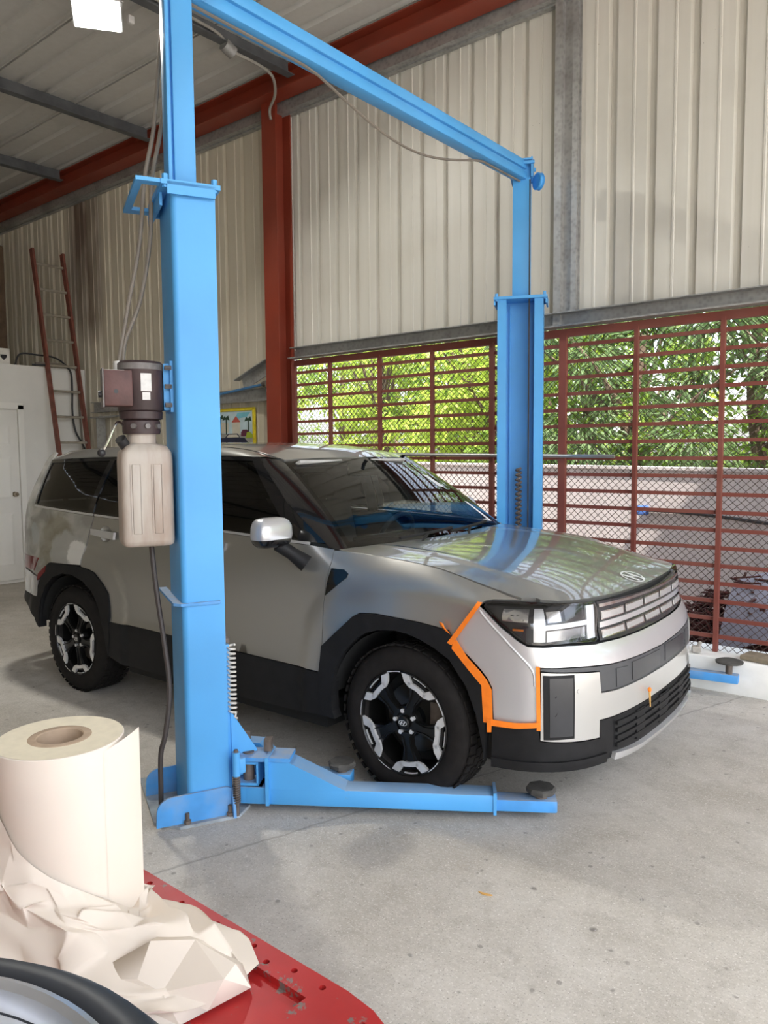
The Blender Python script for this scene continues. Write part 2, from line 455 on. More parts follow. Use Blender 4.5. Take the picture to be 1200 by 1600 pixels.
steel('trim_4', 'dull grey steel stud behind the far blue lift column', m, 'galvanised')
m = MB(); m.box((-2.3, 5.60, 2.655), (7.1, .012, .105)); m.box((-2.3, 5.56, 2.703), (7.1, .09, .008)); m.box((-2.3, 5.545, 2.598), (7.1, .12, .012))
steel('trim_5', 'grey steel channel above the red security grille', m, 'galvanised')
# left bay girts
m = MB(); m.box((-7.95, 5.61, 2.265), (3.7, .008, .13)); m.box((-7.95, 5.585, 2.33), (3.7, .06, .006)); m.box((-7.95, 5.585, 2.20), (3.7, .06, .006))
steel('trim_6', 'grey steel girt above the yellow framed picture', m, 'galvanised')
m = MB(); m.bar((-6.08, 5.52, 2.565), (-6.62, 5.55, 2.385), .012, .13); m.bar((-6.08, 5.49, 2.635), (-6.70, 5.52, 2.43), .08, .01)
steel('trim_7', 'sloping grey steel angle brace against the red column', m, 'galvanised')
m = MB(); m.box((-9.62, 5.60, 1.06), (.10, .06, 2.12)); m.box((-9.57, 5.55, 1.06), (.012, .10, 2.12)); m.bar((-9.75, 5.57, 2.13), (-8.9, 5.57, 2.13), .12, .02)
steel('trim_8', 'dark steel door post behind the ladder', m, 'galvanised')

# roof
ceiling = thing('ceiling', None, None); struct(ceiling); tag(ceiling, 'grey ribbed metal roof seen from below')
def roof_mesh():
    pr = []; p = .2833
    for k in range(3):
        y = k*p; pr += [(y, 0), (y+p*.66, 0), (y+p*.74, .035), (y+p*.92, .035)]
    pr.append((3*p, 0)); L = FX1-FX0; K = len(pr); m = MB()
    m.add([(0, y, z) for y, z in pr]+[(L, y, z) for y, z in pr], [(i, i+1, K+i+1, K+i) for i in range(K-1)])
    return m.mesh('roof_panel', None)
rme = roof_mesh(); rme.materials.append(MATS['roof_sheet'])
plain('rope_black', (.03, .03, .03), .8)
y = 5.30; i = 0
while y > FY0-.5:
    o = link('roof_panel', rme, None, ceiling); o.location = (FX0, y-.85+.011, 5.325); o.scale = (1, .974, 1)
    m = MB(); m.box(((FX0+FX1)/2, y, 5.366), (FX1-FX0, .05, .008)); m.box(((FX0+FX1)/2, y+.0165, 5.345), (FX1-FX0, .012, .045)); m.box(((FX0+FX1)/2, y-.0165, 5.345), (FX1-FX0, .012, .045)); m.build('roof_seam', 'roof_sheet', ceiling, smooth=None)
    y -= .85; i += 1
o = link('roof_panel', rme, None, ceiling); o.location = (FX0, 5.30, 5.325)
for n_, px in enumerate((-5.58, -7.91, -9.90, -12.0, -3.2, -.9, 1.4)):
    m = MB(); m.box((px, .2, 5.255), (.008, 10.2, .145)); m.box((px+.045, .2, 5.185), (.09, 10.2, .008)); m.box((px-.035, .2, 5.317), (.07, 10.2, .008))
    steel('purlin', ['grey steel purlin carrying the lit flood lamp', 'grey steel purlin next but one to the flood lamp', 'grey steel purlin near the far end of the roof'][min(n_, 2)] if n_ < 3 else 'grey steel roof purlin over the car bay', m, 'purlin_steel')

# side and rear walls that close the hall behind the camera
w = MB().box((FX0-.05, .3, 2.66), (.1, 10.8, 5.32)).build('wall_far', 'wall_sheet_old', smooth=None); struct(w); tag(w, 'old ribbed metal end wall in the dark')
w = MB().box(((FX0+FX1)/2, FY0-.05, 2.66), (FX1-FX0, .1, 5.32)).build('wall_near', 'wall_sheet_old', smooth=None); struct(w); tag(w, 'ribbed metal side wall behind the paper roll bench')
# partition room at the far left with its white door
RX, RZ = -10.0, 2.785
pw = thing('wall_partition', None, None); struct(pw); tag(pw, 'white painted partition wall of the small office')
MB().box((RX-1.7, 3.9, RZ/2), (3.4, 3.4, RZ)).build('partition', 'white_wall', pw, smooth=None)
d = thing('door_1', None, None, (RX, 4.64, 0)); struct(d); tag(d, 'white six-panel door with round metal knob')
DW, DH = .82, 2.16
MB().bbox((.012, -DW/2, DH/2+.045), (.035, DW, DH), .004).build('door_leaf', 'white_door', d)
m = MB(); m.box((.02, .045, DH/2+.03), (.04, .07, DH+.16)); m.box((.02, -DW-.045, DH/2+.03), (.04, .07, DH+.16)); m.box((.02, -DW/2, DH+.10), (.04, DW+.16, .08))
m.build('door_frame', 'white_door', d)
for yy in (-.23, -.59):
    for z0, z1 in ((.22, .90), (1.08, 1.62), (1.76, 2.02)):
        pm = MB(); pm.add([(.032, yy+a*.13, z) for a, z in ((-1, z0), (1, z0), (1, z1), (-1, z1))]+[(.040, yy+a*.10, z) for a, z in ((-1, z0+.03), (1, z0+.03), (1, z1-.03), (-1, z1-.03))],
                          [(0, 1, 5, 4), (1, 2, 6, 5), (2, 3, 7, 6), (3, 0, 4, 7), (4, 5, 6, 7)])
        pm.build('door_panel', 'white_door', d, smooth=None)
plain('brass_knob', (.45, .40, .33), .25, 1.0)
m = MB(); m.lathe([(.0, .075), (.02, .073), (.03, .055), (.026, .035), (.012, .03), (.012, .0), (.032, 0), (.032, -.005)], 'X', 20, (.03, -.075, 1.14)); m.build('door_knob', 'brass_knob', d)

# ------------------------------------------------------------------ security grille
GY = 5.60; GX0, GX1 = -5.89, .65
grille = thing('security_grille', 'red steel security grille with expanded mesh above white curb', 'grille', (0, GY, .235), kind='structure')
gl = lambda z: z-.235
ob = MB().box(((GX0+GX1)/2, 0, gl(2.553)), (GX1-GX0, .045, .06)).build('top_rail', 'oxide_red', grille, smooth=None)
for px, w in ((-5.865, .05), (-5.355, .028), (-4.717, .028), (-4.108, .028), (-3.492, .04), (-2.845, .06), (-2.26, .03), (-1.656, .03), (-1.05, .03), (-.44, .03), (.16, .06), (.63, .05)):
    MB().box((px, -.012, gl(1.39)), (w, .035, 2.31)).build('upright', 'oxide_red', grille, smooth=None)
bar_me = MB().box((0, 0, 0), (GX1-GX0, .026, .026)).mesh('rail', None); bar_me.materials.append(MATS['oxide_red'])
for i in range(18):
    o = link('rail', bar_me, None, grille); o.location = ((GX0+GX1)/2, .008, gl(.338+.1247*i))
# expanded metal: zigzag strands
plain('mesh_strand', rgb(74, 56, 48), .6, .1)
m = MB(); DX, DZ = .056, .0262; t = .0058
rows = int(2.28/DZ); cols = int((GX1-GX0)/(DX/2))
for r_ in range(rows):
    z0 = gl(.245)+r_*DZ
    base = len(m.v); ring = []
    for c_ in range(cols+1):
        xx = GX0+c_*DX/2; zz = z0+(DZ/2 if (c_+r_) % 2 else -DZ/2)*.92
        yy = .026+(.004 if (c_+r_) % 2 else -.004)
        m.v += [(xx, yy-t*.5, zz-t*.5), (xx, yy+t*.6, zz), (xx, yy-t*.5, zz+t*.5)]
    for c_ in range(cols):
        a = base+c_*3; b = a+3
        m.f += [(a, a+1, b+1, b), (a+1, a+2, b+2, b+1), (a+2, a, b, b+2)]
m.build('expanded_mesh', 'mesh_strand', grille, smooth=None, kind='stuff')
plain('bare_pipe', rgb(190, 190, 188), .35, .8)
tag(MB().cyl((-4.75, 5.55, 1.622), (-2.40, 5.55, 1.600), .014, n=12).build('slide_bolt_pipe', 'bare_pipe'), 'thin bare metal pipe tied across the red grille', 'pipe')
# ------------------------------------------------------------------ beyond the grille: garden wall and trees
ga = R(157); gd = Vector((math.cos(ga), math.sin(ga), 0))
gp = Vector((-1.8, 7.45, 0))
m = MB(); a = gp-gd*7; b = gp+gd*26
m.bar((a.x, a.y, .72), (b.x, b.y, .72), .16, 1.45)
gw = m.build('wall_garden', 'garden_wall', smooth=None); struct(gw); tag(gw, 'low pinkish white garden wall beyond the grille')
m = MB(); m.bar((a.x, a.y, 1.455), (b.x, b.y, 1.455), .2, .03)
cp = m.build('wall_coping', 'garden_wall', smooth=None); struct(cp); tag(cp, 'coping along the top of the garden wall')
nrm = Vector((gd.y, -gd.x, 0)); nrm = nrm if nrm.y < 0 else -nrm
plain('black_rubber', (.022, .022, .024), .6); plain('blue_cloth', rgb(60, 90, 150), .8)
pts = [gp+gd*(t)+nrm*.10+Vector((0, 0, 1.0+.03*math.sin(t*1.7))) for t in [i*.35-2.5 for i in range(12)]]
tag(MB().tube(pts, .016, 6).build('garden_hose', 'black_rubber'), 'black hose running along the garden wall', 'hose')
hp = pts[-1]; tag(MB().bbox(hp+nrm*.02, (.13, .05, .10), .02, rz=.6).build('blue_rag', 'blue_cloth'), 'blue rag bundle hanging at the end of the wall hose', 'rag')
def mk_leaf(name, a, b, c):
    m = MT(name); oi = m.noise(m.world_pos(), 2.2, 3); o2 = m.noise(m.world_pos(), 13, 2)
    col = m.mix(m.mapr(o2, .35, .65), m.ramp(oi, [(.3, a), (.5, b), (.7, c)]), b)
    m.set(color=col, rough=.45, spec=.4)
    tr = m.n.new('ShaderNodeBsdfTranslucent'); m.l.new(col, tr.inputs[0])
    mx = m.n.new('ShaderNodeMixShader'); mx.inputs[0].default_value = .45
    m.l.new(m.b.outputs[0], mx.inputs[1]); m.l.new(tr.outputs[0], mx.inputs[2]); m.l.new(mx.outputs[0], m.out.inputs[0])
mk_leaf('leaf_mango', (.09, .17, .03), (.20, .32, .05), (.38, .48, .09))
mk_leaf('leaf_bright', (.18, .30, .03), (.38, .50, .07), (.55, .62, .15))
mk_leaf('leaf_blue', (.07, .12, .05), (.14, .22, .09), (.26, .34, .15))
plain('bark', (.12, .085, .06), .9, bump=.5)
rnd = random.Random(11)
def leaf(m, p, L, w, d):
    d = d.normalized(); s = d.cross(Vector((rnd.uniform(-1, 1), rnd.uniform(-1, 1), rnd.uniform(-.3, 1))))
    if s.length < .01: s = Vector((1, 0, 0))
    s.normalize(); n = s.cross(d); o = len(m.v)
    m.v += [tuple(p), tuple(p+d*L*.45+s*w+n*L*.03), tuple(p+d*L-n*L*.12), tuple(p+d*L*.45-s*w+n*L*.03)]
    m.f += [(o, o+1, o+2), (o, o+2, o+3)]
def tree(name, label, base, h, rx, ry, z0, n, L, w, mat, clusters, group='trees beyond the garden wall'):
    t = thing(name, label, 'tree', base, 0, group)
    tr = MB(); tr.tube(catmull([(0, 0, -.1), (.08, .05, h*.25), (-.05, .02, h*.5), (.1, 0, h*.85)], 4), .1, 8, rs=[.13*(1-.05*i) for i in range(13)])
    cs = []
    for i in range(clusters):
        a = rnd.uniform(0, 2*PI); rr = math.sqrt(rnd.random())
        cs.append((Vector((rr*rx*math.cos(a), rr*ry*math.sin(a), rnd.uniform(z0, h))), rnd.uniform(.35, .75)))
    for c, r_ in cs[::3]: tr.tube([(0, 0, max(.5, c.z*.55)), (c.x*.5, c.y*.5, c.z*.8), tuple(c)], .025, 5, rs=[.05, .03, .012])
    tr.build('trunk', 'bark', t)
    m = MB()
    for i in range(n):
        c, r_ = rnd.choice(cs)
        u = Vector((rnd.gauss(0, 1), rnd.gauss(0, 1), rnd.gauss(0, .8))).normalized()
        p = c+u*r_*rnd.random()**.45
        leaf(m, p, L*rnd.uniform(.7, 1.3), w*rnd.uniform(.8, 1.2), u+Vector((0, 0, -.55)))
    m.build('foliage', mat, t, smooth=None, kind='stuff')
def gpt(t, off): p = gp+gd*t-nrm*off; return (p.x, p.y, 0)
TS = [(-4.6, 2.2, 4.3, 'leaf_bright'), (-2.2, 2.6, 4.8, 'leaf_mango'), (-.6, 2.4, 3.6, 'leaf_bright'), (.9, 2.4, 4.6, 'leaf_blue'), (2.6, 3.2, 5.0, 'leaf_mango'), (3.6, 2.0, 3.8, 'leaf_blue'),
      (5.2, 2.6, 4.6, 'leaf_mango'), (6.8, 2.0, 3.8, 'leaf_bright'), (8.6, 2.6, 5.0, 'leaf_bright'), (10.4, 3.2, 5.0, 'leaf_mango'), (12.2, 2.4, 5.2, 'leaf_bright'), (14.4, 3.2, 5.6, 'leaf_bright'), (17, 3.5, 6.0, 'leaf_mango'), (-7.4, 3.0, 5.0, 'leaf_mango'), (7.0, 5.6, 6.5, 'leaf_bright'), (1.5, 6.0, 6.5, 'leaf_bright'), (-3.5, 6.0, 6.5, 'leaf_bright'), (11.2, 5.6, 5.6, 'leaf_bright'), (9.4, 5.2, 5.6, 'leaf_mango'), (13.2, 5.4, 5.6, 'leaf_mango'), (20, 2.6, 5.6, 'leaf_bright'), (23, 3.0, 6.0, 'leaf_mango'), (18.5, 6.0, 6.5, 'leaf_bright')]
LBL = {'leaf_bright': 'bright sunlit yellow green tree beyond the garden wall', 'leaf_mango': 'dense mid green tree beyond the garden wall', 'leaf_blue': 'dark bluish green tree with drooping leaves beyond the garden wall'}
for t_, off, h, mt in TS:
    tree('garden_tree', LBL[mt], gpt(t_, off), h, 1.7, 1.3, .9, 4300, .14 if mt != 'leaf_blue' else .20, .036 if mt != 'leaf_blue' else .024, mt, 26)
# dark heap with a grey sheet behind the grille
plain('dead_brush', rgb(70, 32, 28), .9, var=.4, scale=20); plain('grey_sheet', rgb(120, 118, 128), .6)
hp_ = thing('brush_heap', 'dark red brown heap of dry brush under a grey sheet', 'heap', (-1.62, 6.45, .02))
m = MB(); r2 = random.Random(5)
for i in range(700):
    a = r2.uniform(0, 2*PI); q_ = math.sqrt(r2.random()); p = Vector((q_*.62*math.cos(a), q_*.36*math.sin(a), .05+r2.random()*.58*(1-q_*q_*.75)))
    d = Vector((r2.gauss(0, 1), r2.gauss(0, .6), r2.gauss(0, .5))).normalized()*r2.uniform(.1, .22); m.bar(p-d*.5, p+d*.5, .02, .012)
m.build('twigs', 'dead_brush', hp_, smooth=None, kind='stuff')
m = MB(); ns, mt_ = 14, 8
for j in range(mt_+1):
    for i in range(ns+1):
        u, v = i/ns, j/mt_; m.v.append((-.15+u*.95, .30-v*.75, .62-.22*(abs(u-.35))**1.5-.42*v**3+.03*math.sin(9*u+4*v)))
for j in range(mt_):
    for i in range(ns): o = j*(ns+1)+i; m.f.append((o, o+1, o+ns+2, o+ns+1))
m.build('cover_sheet', 'grey_sheet', hp_, smooth=60)
# ------------------------------------------------------------------ two-post lift
painted_steel('lift_blue', rgb(78, 160, 222), rgb(120, 140, 155), .38, .71, 3.2, .10, (.30, .38, .45), .55)
painted_steel('lift_blue_dusty', rgb(72, 148, 214), rgb(96, 104, 112), .55, .70, 16, .5, (.30, .35, .40), .75)
plain('rusty_rubber', (.065, .062, .056), .85, var=.35, scale=18, bump=.6)
plain('rusty_steel', (.16, .13, .11), .7, .3, var=.35, scale=14)
plain('motor_brown', rgb(82, 52, 48), .55, var=.3, scale=12, bump=.15)
plain('motor_dark', rgb(62, 48, 48), .5, var=.3, scale=10, bump=.15)
plain('motor_grey', rgb(110, 106, 104), .6, .3, var=.35, scale=16)
plain('label_silver', rgb(200, 198, 195), .45, .1, var=.12, scale=30)
plain('cable_grey', rgb(120, 112, 102), .6); plain('chrome', (.75, .75, .75), .12, 1.0, var=.03)
plain('black_plastic', (.018, .018, .02), .45, var=.1)
plain('dusty_plate', (.30, .34, .37), .7, var=.35, scale=12); plain('coil_white', rgb(205, 200, 190), .5)
def mk_tank():
    m = MT('tank_plastic'); s_ = m.sep(m.tc()); n = m.noise(m.tc(), 5, 4)
    st = m.mapr(m.noise(m.mapping(m.tc(), scale=(7, 7, 1.2)), 1.5, 5), .40, .75)
    c = m.mix(m.math('MULTIPLY', st, .8), rgb(176, 168, 158), rgb(132, 100, 80)); c = m.mix(m.mapr(n, .5, .8, 0, .4), c, rgb(150, 125, 105))
    m.set(color=c, rough=.45, sss=.0)
mk_tank(); plain('hose_dark', rgb(58, 52, 50), .6)
LB = Vector((-2.934, 2.154, 0)); AZ = R(64); CW, CD = .335, .186
lift = thing('two_post_lift', 'bright blue two-post vehicle lift standing around the silver car', 'vehicle lift', LB)
def channel_poly(W, D, t=.012, lip=.065, r=.026):
    o = [(D/2, W/2-lip), (D/2, W/2)]+arc(-D/2+r, W/2-r, r, 90, 180, 5)+arc(-D/2+r, -W/2+r, r, 180, 270, 5)+[(D/2, -W/2), (D/2, -W/2+lip)]
    ri = r-t*.6
    i = [(D/2-t, -W/2+lip), (D/2-t, -W/2+t)]+[(-D/2+r-.0, -W/2+t)]+arc(-D/2+t+ri, -W/2+t+ri, ri, 270, 180, 4)+arc(-D/2+t+ri, W/2-t-ri, ri, 180, 90, 4)+[(D/2-t, W/2-t), (D/2-t, W/2-lip)]
    return o+i
CZ = 2.765
col_me = None
def make_column(loc, az, near):
    c = MB().prism(channel_poly(CW, CD), .012, CZ).build('column', 'lift_blue', lift, smooth=25)
    c.location = loc; c.rotation_euler = (0, 0, az)
    # local axes: x = a (towards the car), y = -b
    m = MB(); m.prism([(-.135, -.195), (.112, -.195), (.112, .195), (-.135, .195)], CZ, CZ+.02)
    for sy in (-1, 1): m.box((-.01, sy*.189, CZ-.012), (.20, .012, .05))
    m.build('top_plate', 'lift_blue', c)
    for sx, sy in ((.09, .175), (.09, -.175), (-.115, .175), (-.115, -.175)):
        MB().cyl((sx, sy, CZ-.01), (sx, sy, CZ+.045), .013, n=6).build('plate_bolt', 'lift_blue', c)
    # foot
    bp = [(-.235, -.118), (-.135, -.21), (.13, -.205), (.20, -.12), (.20, .12), (.13, .205), (-.135, .40), (-.235, .40)]
    MB().prism(bp, .0, .014).build('base_plate', 'dusty_plate', c)
    for s_ in (-1, 1):
        g = arc(-.165, .075, .065, 180, 90, 6)+[(.08, .145), (.10, .135), (.11, .014), (-.232, .014)]
        MB().prism([(x, z) for x, z in g], s_*.178-.006, s_*.178+.006, lambda x, z, h: (x, h, z)).build('foot_gusset', 'lift_blue_dusty', c)
        MB().prism([(0, .014), (.055, .014), (.045, .07), (.02, .12), (0, .135)], .098, .110, lambda u, z, h: (h, s_*(.178+u), z)).build('foot_rib', 'lift_blue_dusty', c)
    for bx, by in ((-.10, -.192), (.09, -.192), (-.19, .30), (-.10, .30), (.15, .0)):
        m = MB(); m.cyl((bx, by, .012), (bx, by, .030), .016, n=6); m.cyl((bx, by, .03), (bx, by, .062), .009, n=8); m.build('anchor_bolt', 'rusty_steel', c)
    # stiffening ledge
    m = MB(); m.prism([(-.128, .30), (-.128, -.15), (-.10, -.182), (.07, -.182), (.075, -.165), (-.09, -.165), (-.09, .30)], .985, .997)
    if near: m.build('ledge_strip', 'lift_blue_dusty', c)
    # extension of the post and its seam strip
    m = MB(); m.bbox((-.0095, .0, CZ+.52), (.093, .13, 1.0), .008); m.bbox((-.0725, .0, CZ+.52), (.017, .13, 1.0), .004); e = m.build('post_extension', 'lift_blue', c)
    MB().box((-.058, .0, CZ+.52), (.03, .08, .98)).build('extension_seam', 'lift_blue', c)
    # wall-side inner liner seen in the open channel
    m = MB(); m.box((-.06, -.085, CZ/2), (.01, .008, CZ-.05)); m.box((-.06, .085, CZ/2), (.01, .008, CZ-.05)); m.build('slide_rail', 'lift_blue', c)
    return c
c1 = make_column((0, 0, 0), AZ, True)
far_loc = Vector((-3.0, 5.205, 0))-LB
c2 = make_column(far_loc, -AZ, False)
# plate with slot beside the near column head (carries the hoses)
m = MB()
for x0, x1, y0, y1 in ((-.235, -.205, -.19, .30), (-.13, -.095, -.19, .30), (-.205, -.13, -.19, -.14), (-.205, -.13, .24, .30)):
    m.box(((x0+x1)/2, (y0+y1)/2, CZ+.012), (x1-x0, y1-y0, .016))
m.box((-.12, .10, CZ-.02), (.012, .36, .07)); m.build('hose_bracket', 'lift_blue', c1)
# far column: latch holes and the rusty coil
panel('latch_strip', [(-.03, .95), (.07, .95), (.07, 2.45), (-.03, 2.45)], lambda a, z: (a, .128, z), 'lift_blue', c2, th=.006, res=.06, holes=[[(-.005, 1.02+i*.105), (.045, 1.02+i*.105), (.045, 1.075+i*.105), (-.005, 1.075+i*.105)] for i in range(13)])
pts = [(.02+.018*math.cos(t*.9), -.01+.018*math.sin(t*.9), 1.0+t*.0052) for t in range(0, 100)]
MB().tube(pts, .010, 6).build('rusty_coil', 'rusty_steel', c2)
# crossbeam
m = MB(); bz = 3.702
y0, y1 = -.10, far_loc.y+.10; x0, x1 = -.01, far_loc.x-.0
m.bar((x0, y0, bz+.036), (x1, y1, bz+.036), .10, .062, bev=.01); m.bar((x0, y0, bz-.037), (x1, y1, bz-.037), .10, .062, bev=.014)
bm_ = m.build('crossbeam', 'lift_blue', lift, smooth=40)
m = MB(); m.bar((x0, y0, bz), (x1, y1, bz), .06, .014); m.build('beam_groove', 'lift_blue', bm_)
def head(c, az, near):
    # bracket plates and pulley at the beam end
    m = MB(); m.box((.0, 0, CZ+1.0), (.17, .15, .012)); m.box((-.03, -.075, CZ+.95), (.20, .012, .14)); m.box((-.03, .075, CZ+.95), (.20, .012, .14)); m.build('head_bracket', 'lift_blue', c)
    p = MB(); p.lathe([(.0, .02), (.055, .02), (.062, .014), (.05, .004), (.05, -.004), (.062, -.014), (.055, -.02), (0, -.02)], 'Y', 28, (.10, -.10, CZ+.90) if near else (-.01, .12, CZ+.862), M=Matrix.Rotation(0 if near else R(35), 3, 'Z')); p.build('pulley', 'lift_blue', c)
    for sx in (-.10, .07): MB().cyl((sx, -.095, CZ+.98), (sx, .095, CZ+.98), .014, n=12).build('pin', 'lift_blue', c)
head(c1, AZ, True); head(c2, -AZ, False)
wc = lambda a, b, z: Vector((math.cos(AZ)*a+math.sin(AZ)*b, math.sin(AZ)*a-math.cos(AZ)*b, z))
# thin cable sagging under the beam
pts = [Vector((x0+(x1-x0)*t, y0+(y1-y0)*t, bz-.075-.16*max(0, math.sin(PI*min(1, max(0, (t-.28)/.52))))**1.2)) for t in [i/30 for i in range(31)]]
MB().tube(pts, .008, 6).build('safety_cable', 'cable_grey', lift)
MB().cyl(far_loc+Vector((.09, -.04, .8)), far_loc+Vector((.09, -.04, 3.62)), .006, n=6).build('steel_rope', 'rope_black', lift)
for nm, L in (('power_cable', [(-.052, -.115, 3.661), (-.084, -.105, 3.377), (-.115, -.094, 3.094), (-.161, -.095, 2.867), (-.193, -.085, 2.583), (-.251, -.086, 2.3), (-.291, -.085, 2.09), (-.302, -.087, 2.03)]),
              ('power_cable', [(-.018, -.107, 3.661), (-.050, -.091, 3.32), (-.090, -.089, 3.065), (-.130, -.087, 2.867), (-.150, -.076, 2.583), (-.200, -.074, 2.328), (-.267, -.081, 2.15), (-.281, -.078, 2.04)])):
    MB().tube(catmull([wc(*p) for p in L], 6), .0095, 8).build(nm, 'cable_grey', lift)
hose = [(-.198, .027, 1.262), (-.185, .051, 1.05), (-.163, .08, .823), (-.149, .101, .653), (-.153, .109, .539), (-.175, .112, .398), (-.194, .10, .313), (-.197, .09, .15), (-.195, .06, .02)]
MB().tube(catmull([wc(*p) for p in hose], 6), .0115, 8).build('drain_hose', 'hose_dark', lift)

# power unit on the back of the near column
pu = thing('power_unit', None, None); pu.parent = lift; pu.rotation_euler = (0, 0, AZ)
# local x=a, y=-b
def rr_poly(x0, x1, y0, y1, r, n=4):
    return arc(x1-r, y1-r, r, 0, 90, n)+arc(x0+r, y1-r, r, 90, 180, n)+arc(x0+r, y0+r, r, 180, 270, n)+arc(x1-r, y0+r, r, 270, 360, n)
tx0, tx1, ty0, ty1 = -.325, -.105, -.13, .07
def loft(m, secs):
    n = len(secs[0][0]); o = len(m.v)
    for poly, z in secs: m.v += [(x, y, z) for x, y in poly]
    for s_ in range(len(secs)-1):
        for i in range(n): j = (i+1) % n; m.f.append((o+s_*n+i, o+s_*n+j, o+(s_+1)*n+j, o+(s_+1)*n+i))
    m.f.append(tuple(o+i for i in range(n-1, -1, -1))); m.f.append(tuple(o+(len(secs)-1)*n+i for i in range(n))); return m
m = MB(); sh = lambda k: rr_poly(tx0+k, tx1-k, ty0+k, ty1-k, max(.008, .032-k*.4))
nk = rr_poly(-.285, -.165, -.10, .02, .05)
loft(m, [(sh(.018), 1.248), (sh(.004), 1.256), (sh(.0), 1.275), (sh(0), 1.62), (sh(.004), 1.655), (rr_poly(-.30, -.125, -.118, .05, .035), 1.682), (nk, 1.695), (nk, 1.735)])
tank = m.build('reservoir', 'tank_plastic', pu, smooth=50)
for xa, xb in ((-.285, -.243), (-.197, -.155)):
    for x_ in (xa, xb): MB().box((x_, ty0-.001, 1.455), (.005, .006, .30)).build('rib_edge', 'tank_plastic', pu, smooth=None)
    m = MB(); m.bbox(((xa+xb)/2, ty0+.001, 1.455), (xb-xa-.008, .012, .30), .004); m.build('reservoir_rib', 'tank_plastic', pu)
m = MB(); m.cyl((-.292, -.06, 1.675), (-.318, -.085, 1.715), .022, .024, 16); m.build('filler_cap', 'black_plastic', pu)
# pump block, motor, junction box
m = MB(); m.lathe([(.0, 1.735), (.078, 1.735), (.08, 1.745), (.08, 1.79), (.072, 1.795), (.09, 1.80), (.092, 1.83), (.086, 1.835), (0, 1.835)], 'Z', 28, (-.225, -.04, 0)); m.build('pump_block', 'motor_dark', pu)
for t in (-118, -80, -45):
    p = Vector((-.225+.08*math.cos(R(t)), -.04+.08*math.sin(R(t)), 1.768)); d = Vector((math.cos(R(t)), math.sin(R(t)), 0))
    MB().cyl(p-d*.005, p+d*.014, .012, n=6).build('pump_plug', 'motor_grey', pu)
m = MB(); m.lathe([(0, 1.835), (.092, 1.835), (.095, 1.84), (.095, 2.0), (.098, 2.005), (.098, 2.035), (.09, 2.045), (0, 2.047)], 'Z', 32, (-.225, -.04, 0)); mo = m.build('motor', 'motor_dark', pu)
m = MB(); m.lathe([(.0985, 2.008), (.101, 2.008), (.101, 2.034), (.0985, 2.034)], 'Z', 32, (-.225, -.04, 0), closed=True); m.build('motor_band', 'motor_grey', pu)
def label(z0, z1, a0, a1, nm):
    m = MB(); n = 6
    for i in range(n+1):
        t = R(a0+(a1-a0)*i/n); m.v += [(-.225+.0965*math.cos(t), -.04+.0965*math.sin(t), z) for z in (z0, z1)]
    m.f = [(2*i, 2*i+2, 2*i+3, 2*i+1) for i in range(n)]; m.build(nm, 'label_silver', pu)
label(1.915, 1.99, -95, -68, 'rating_plate'); label(1.878, 1.91, -92, -72, 'rating_plate')
m = MB(); m.bbox((-.325, -.10, 1.925), (.115, .10, .15), .006); jb = m.build('junction_box', 'motor_brown', pu)
MB().cyl((-.335, -.149, 1.91), (-.335, -.152, 1.91), .009, n=14).build('knockout_dark_disc', 'black_plastic', pu)  # black disc painted in for the shade inside an open knockout hole
MB().box((-.385, -.10, 1.925), (.006, .108, .16)).build('box_cover', 'motor_grey', pu)
MB().cyl((-.388, -.10, 1.90), (-.402, -.10, 1.90), .014, n=12).build('start_button', 'black_plastic', pu)
MB().cyl((-.31, -.05, 2.0), (-.31, -.05, 2.045), .024, n=14).build('cable_gland', 'label_silver', pu)
m = MB(); m.tube(catmull([(-.305, -.07, 1.775), (-.325, -.10, 1.785), (-.345, -.13, 1.765), (-.375, -.15, 1.70), (-.395, -.16, 1.665)], 5), .0055, 8); lv = m.build('release_lever', 'chrome', pu)
MB().sphere((-.402, -.165, 1.655), .017).build('lever_knob', 'black_plastic', pu)
m = MB(); m.box((-.115, -.02, 1.94), (.03, .10, .20)); m.box((-.10, -.02, 1.94), (.012, .16, .22)); m.build('mount_bracket', 'lift_blue', pu)
for z in (1.86, 1.94, 2.02): MB().cyl((-.10, -.095, z), (-.128, -.095, z), .011, n=6).build('mount_bolt', 'motor_grey', pu)

# carriage of the near column
m = MB(); m.bbox((.085, .0, .44), (.075, .22, .68), .006)
m.prism([(.12, .47), (.24, .27), (.24, .16), (.12, .16)], -.115, -.103, lambda x, z, h: (x, h, z)); m.prism([(.12, .47), (.24, .27), (.24, .16), (.12, .16)], .103, .115, lambda x, z, h: (x, h, z))
cr = m.build('carriage', 'lift_blue', lift); cr.rotation_euler = (0, 0, AZ)
m = MB(); m.box((.10, -.02, .795), (.05, .16, .02)); m.build('carriage_cap', 'rusty_steel', cr)
pts = []
for i in range(15*10+1):
    t = i/10; pts.append((.130+.017*math.cos(2*PI*t), -.11+.017*math.sin(2*PI*t), .775-.021*t))
pts += [(.14, -.115, .44), (.15, -.12, .43)]
MB().tube(pts, .0052, 6).build('coiled_lead', 'coil_white', cr)
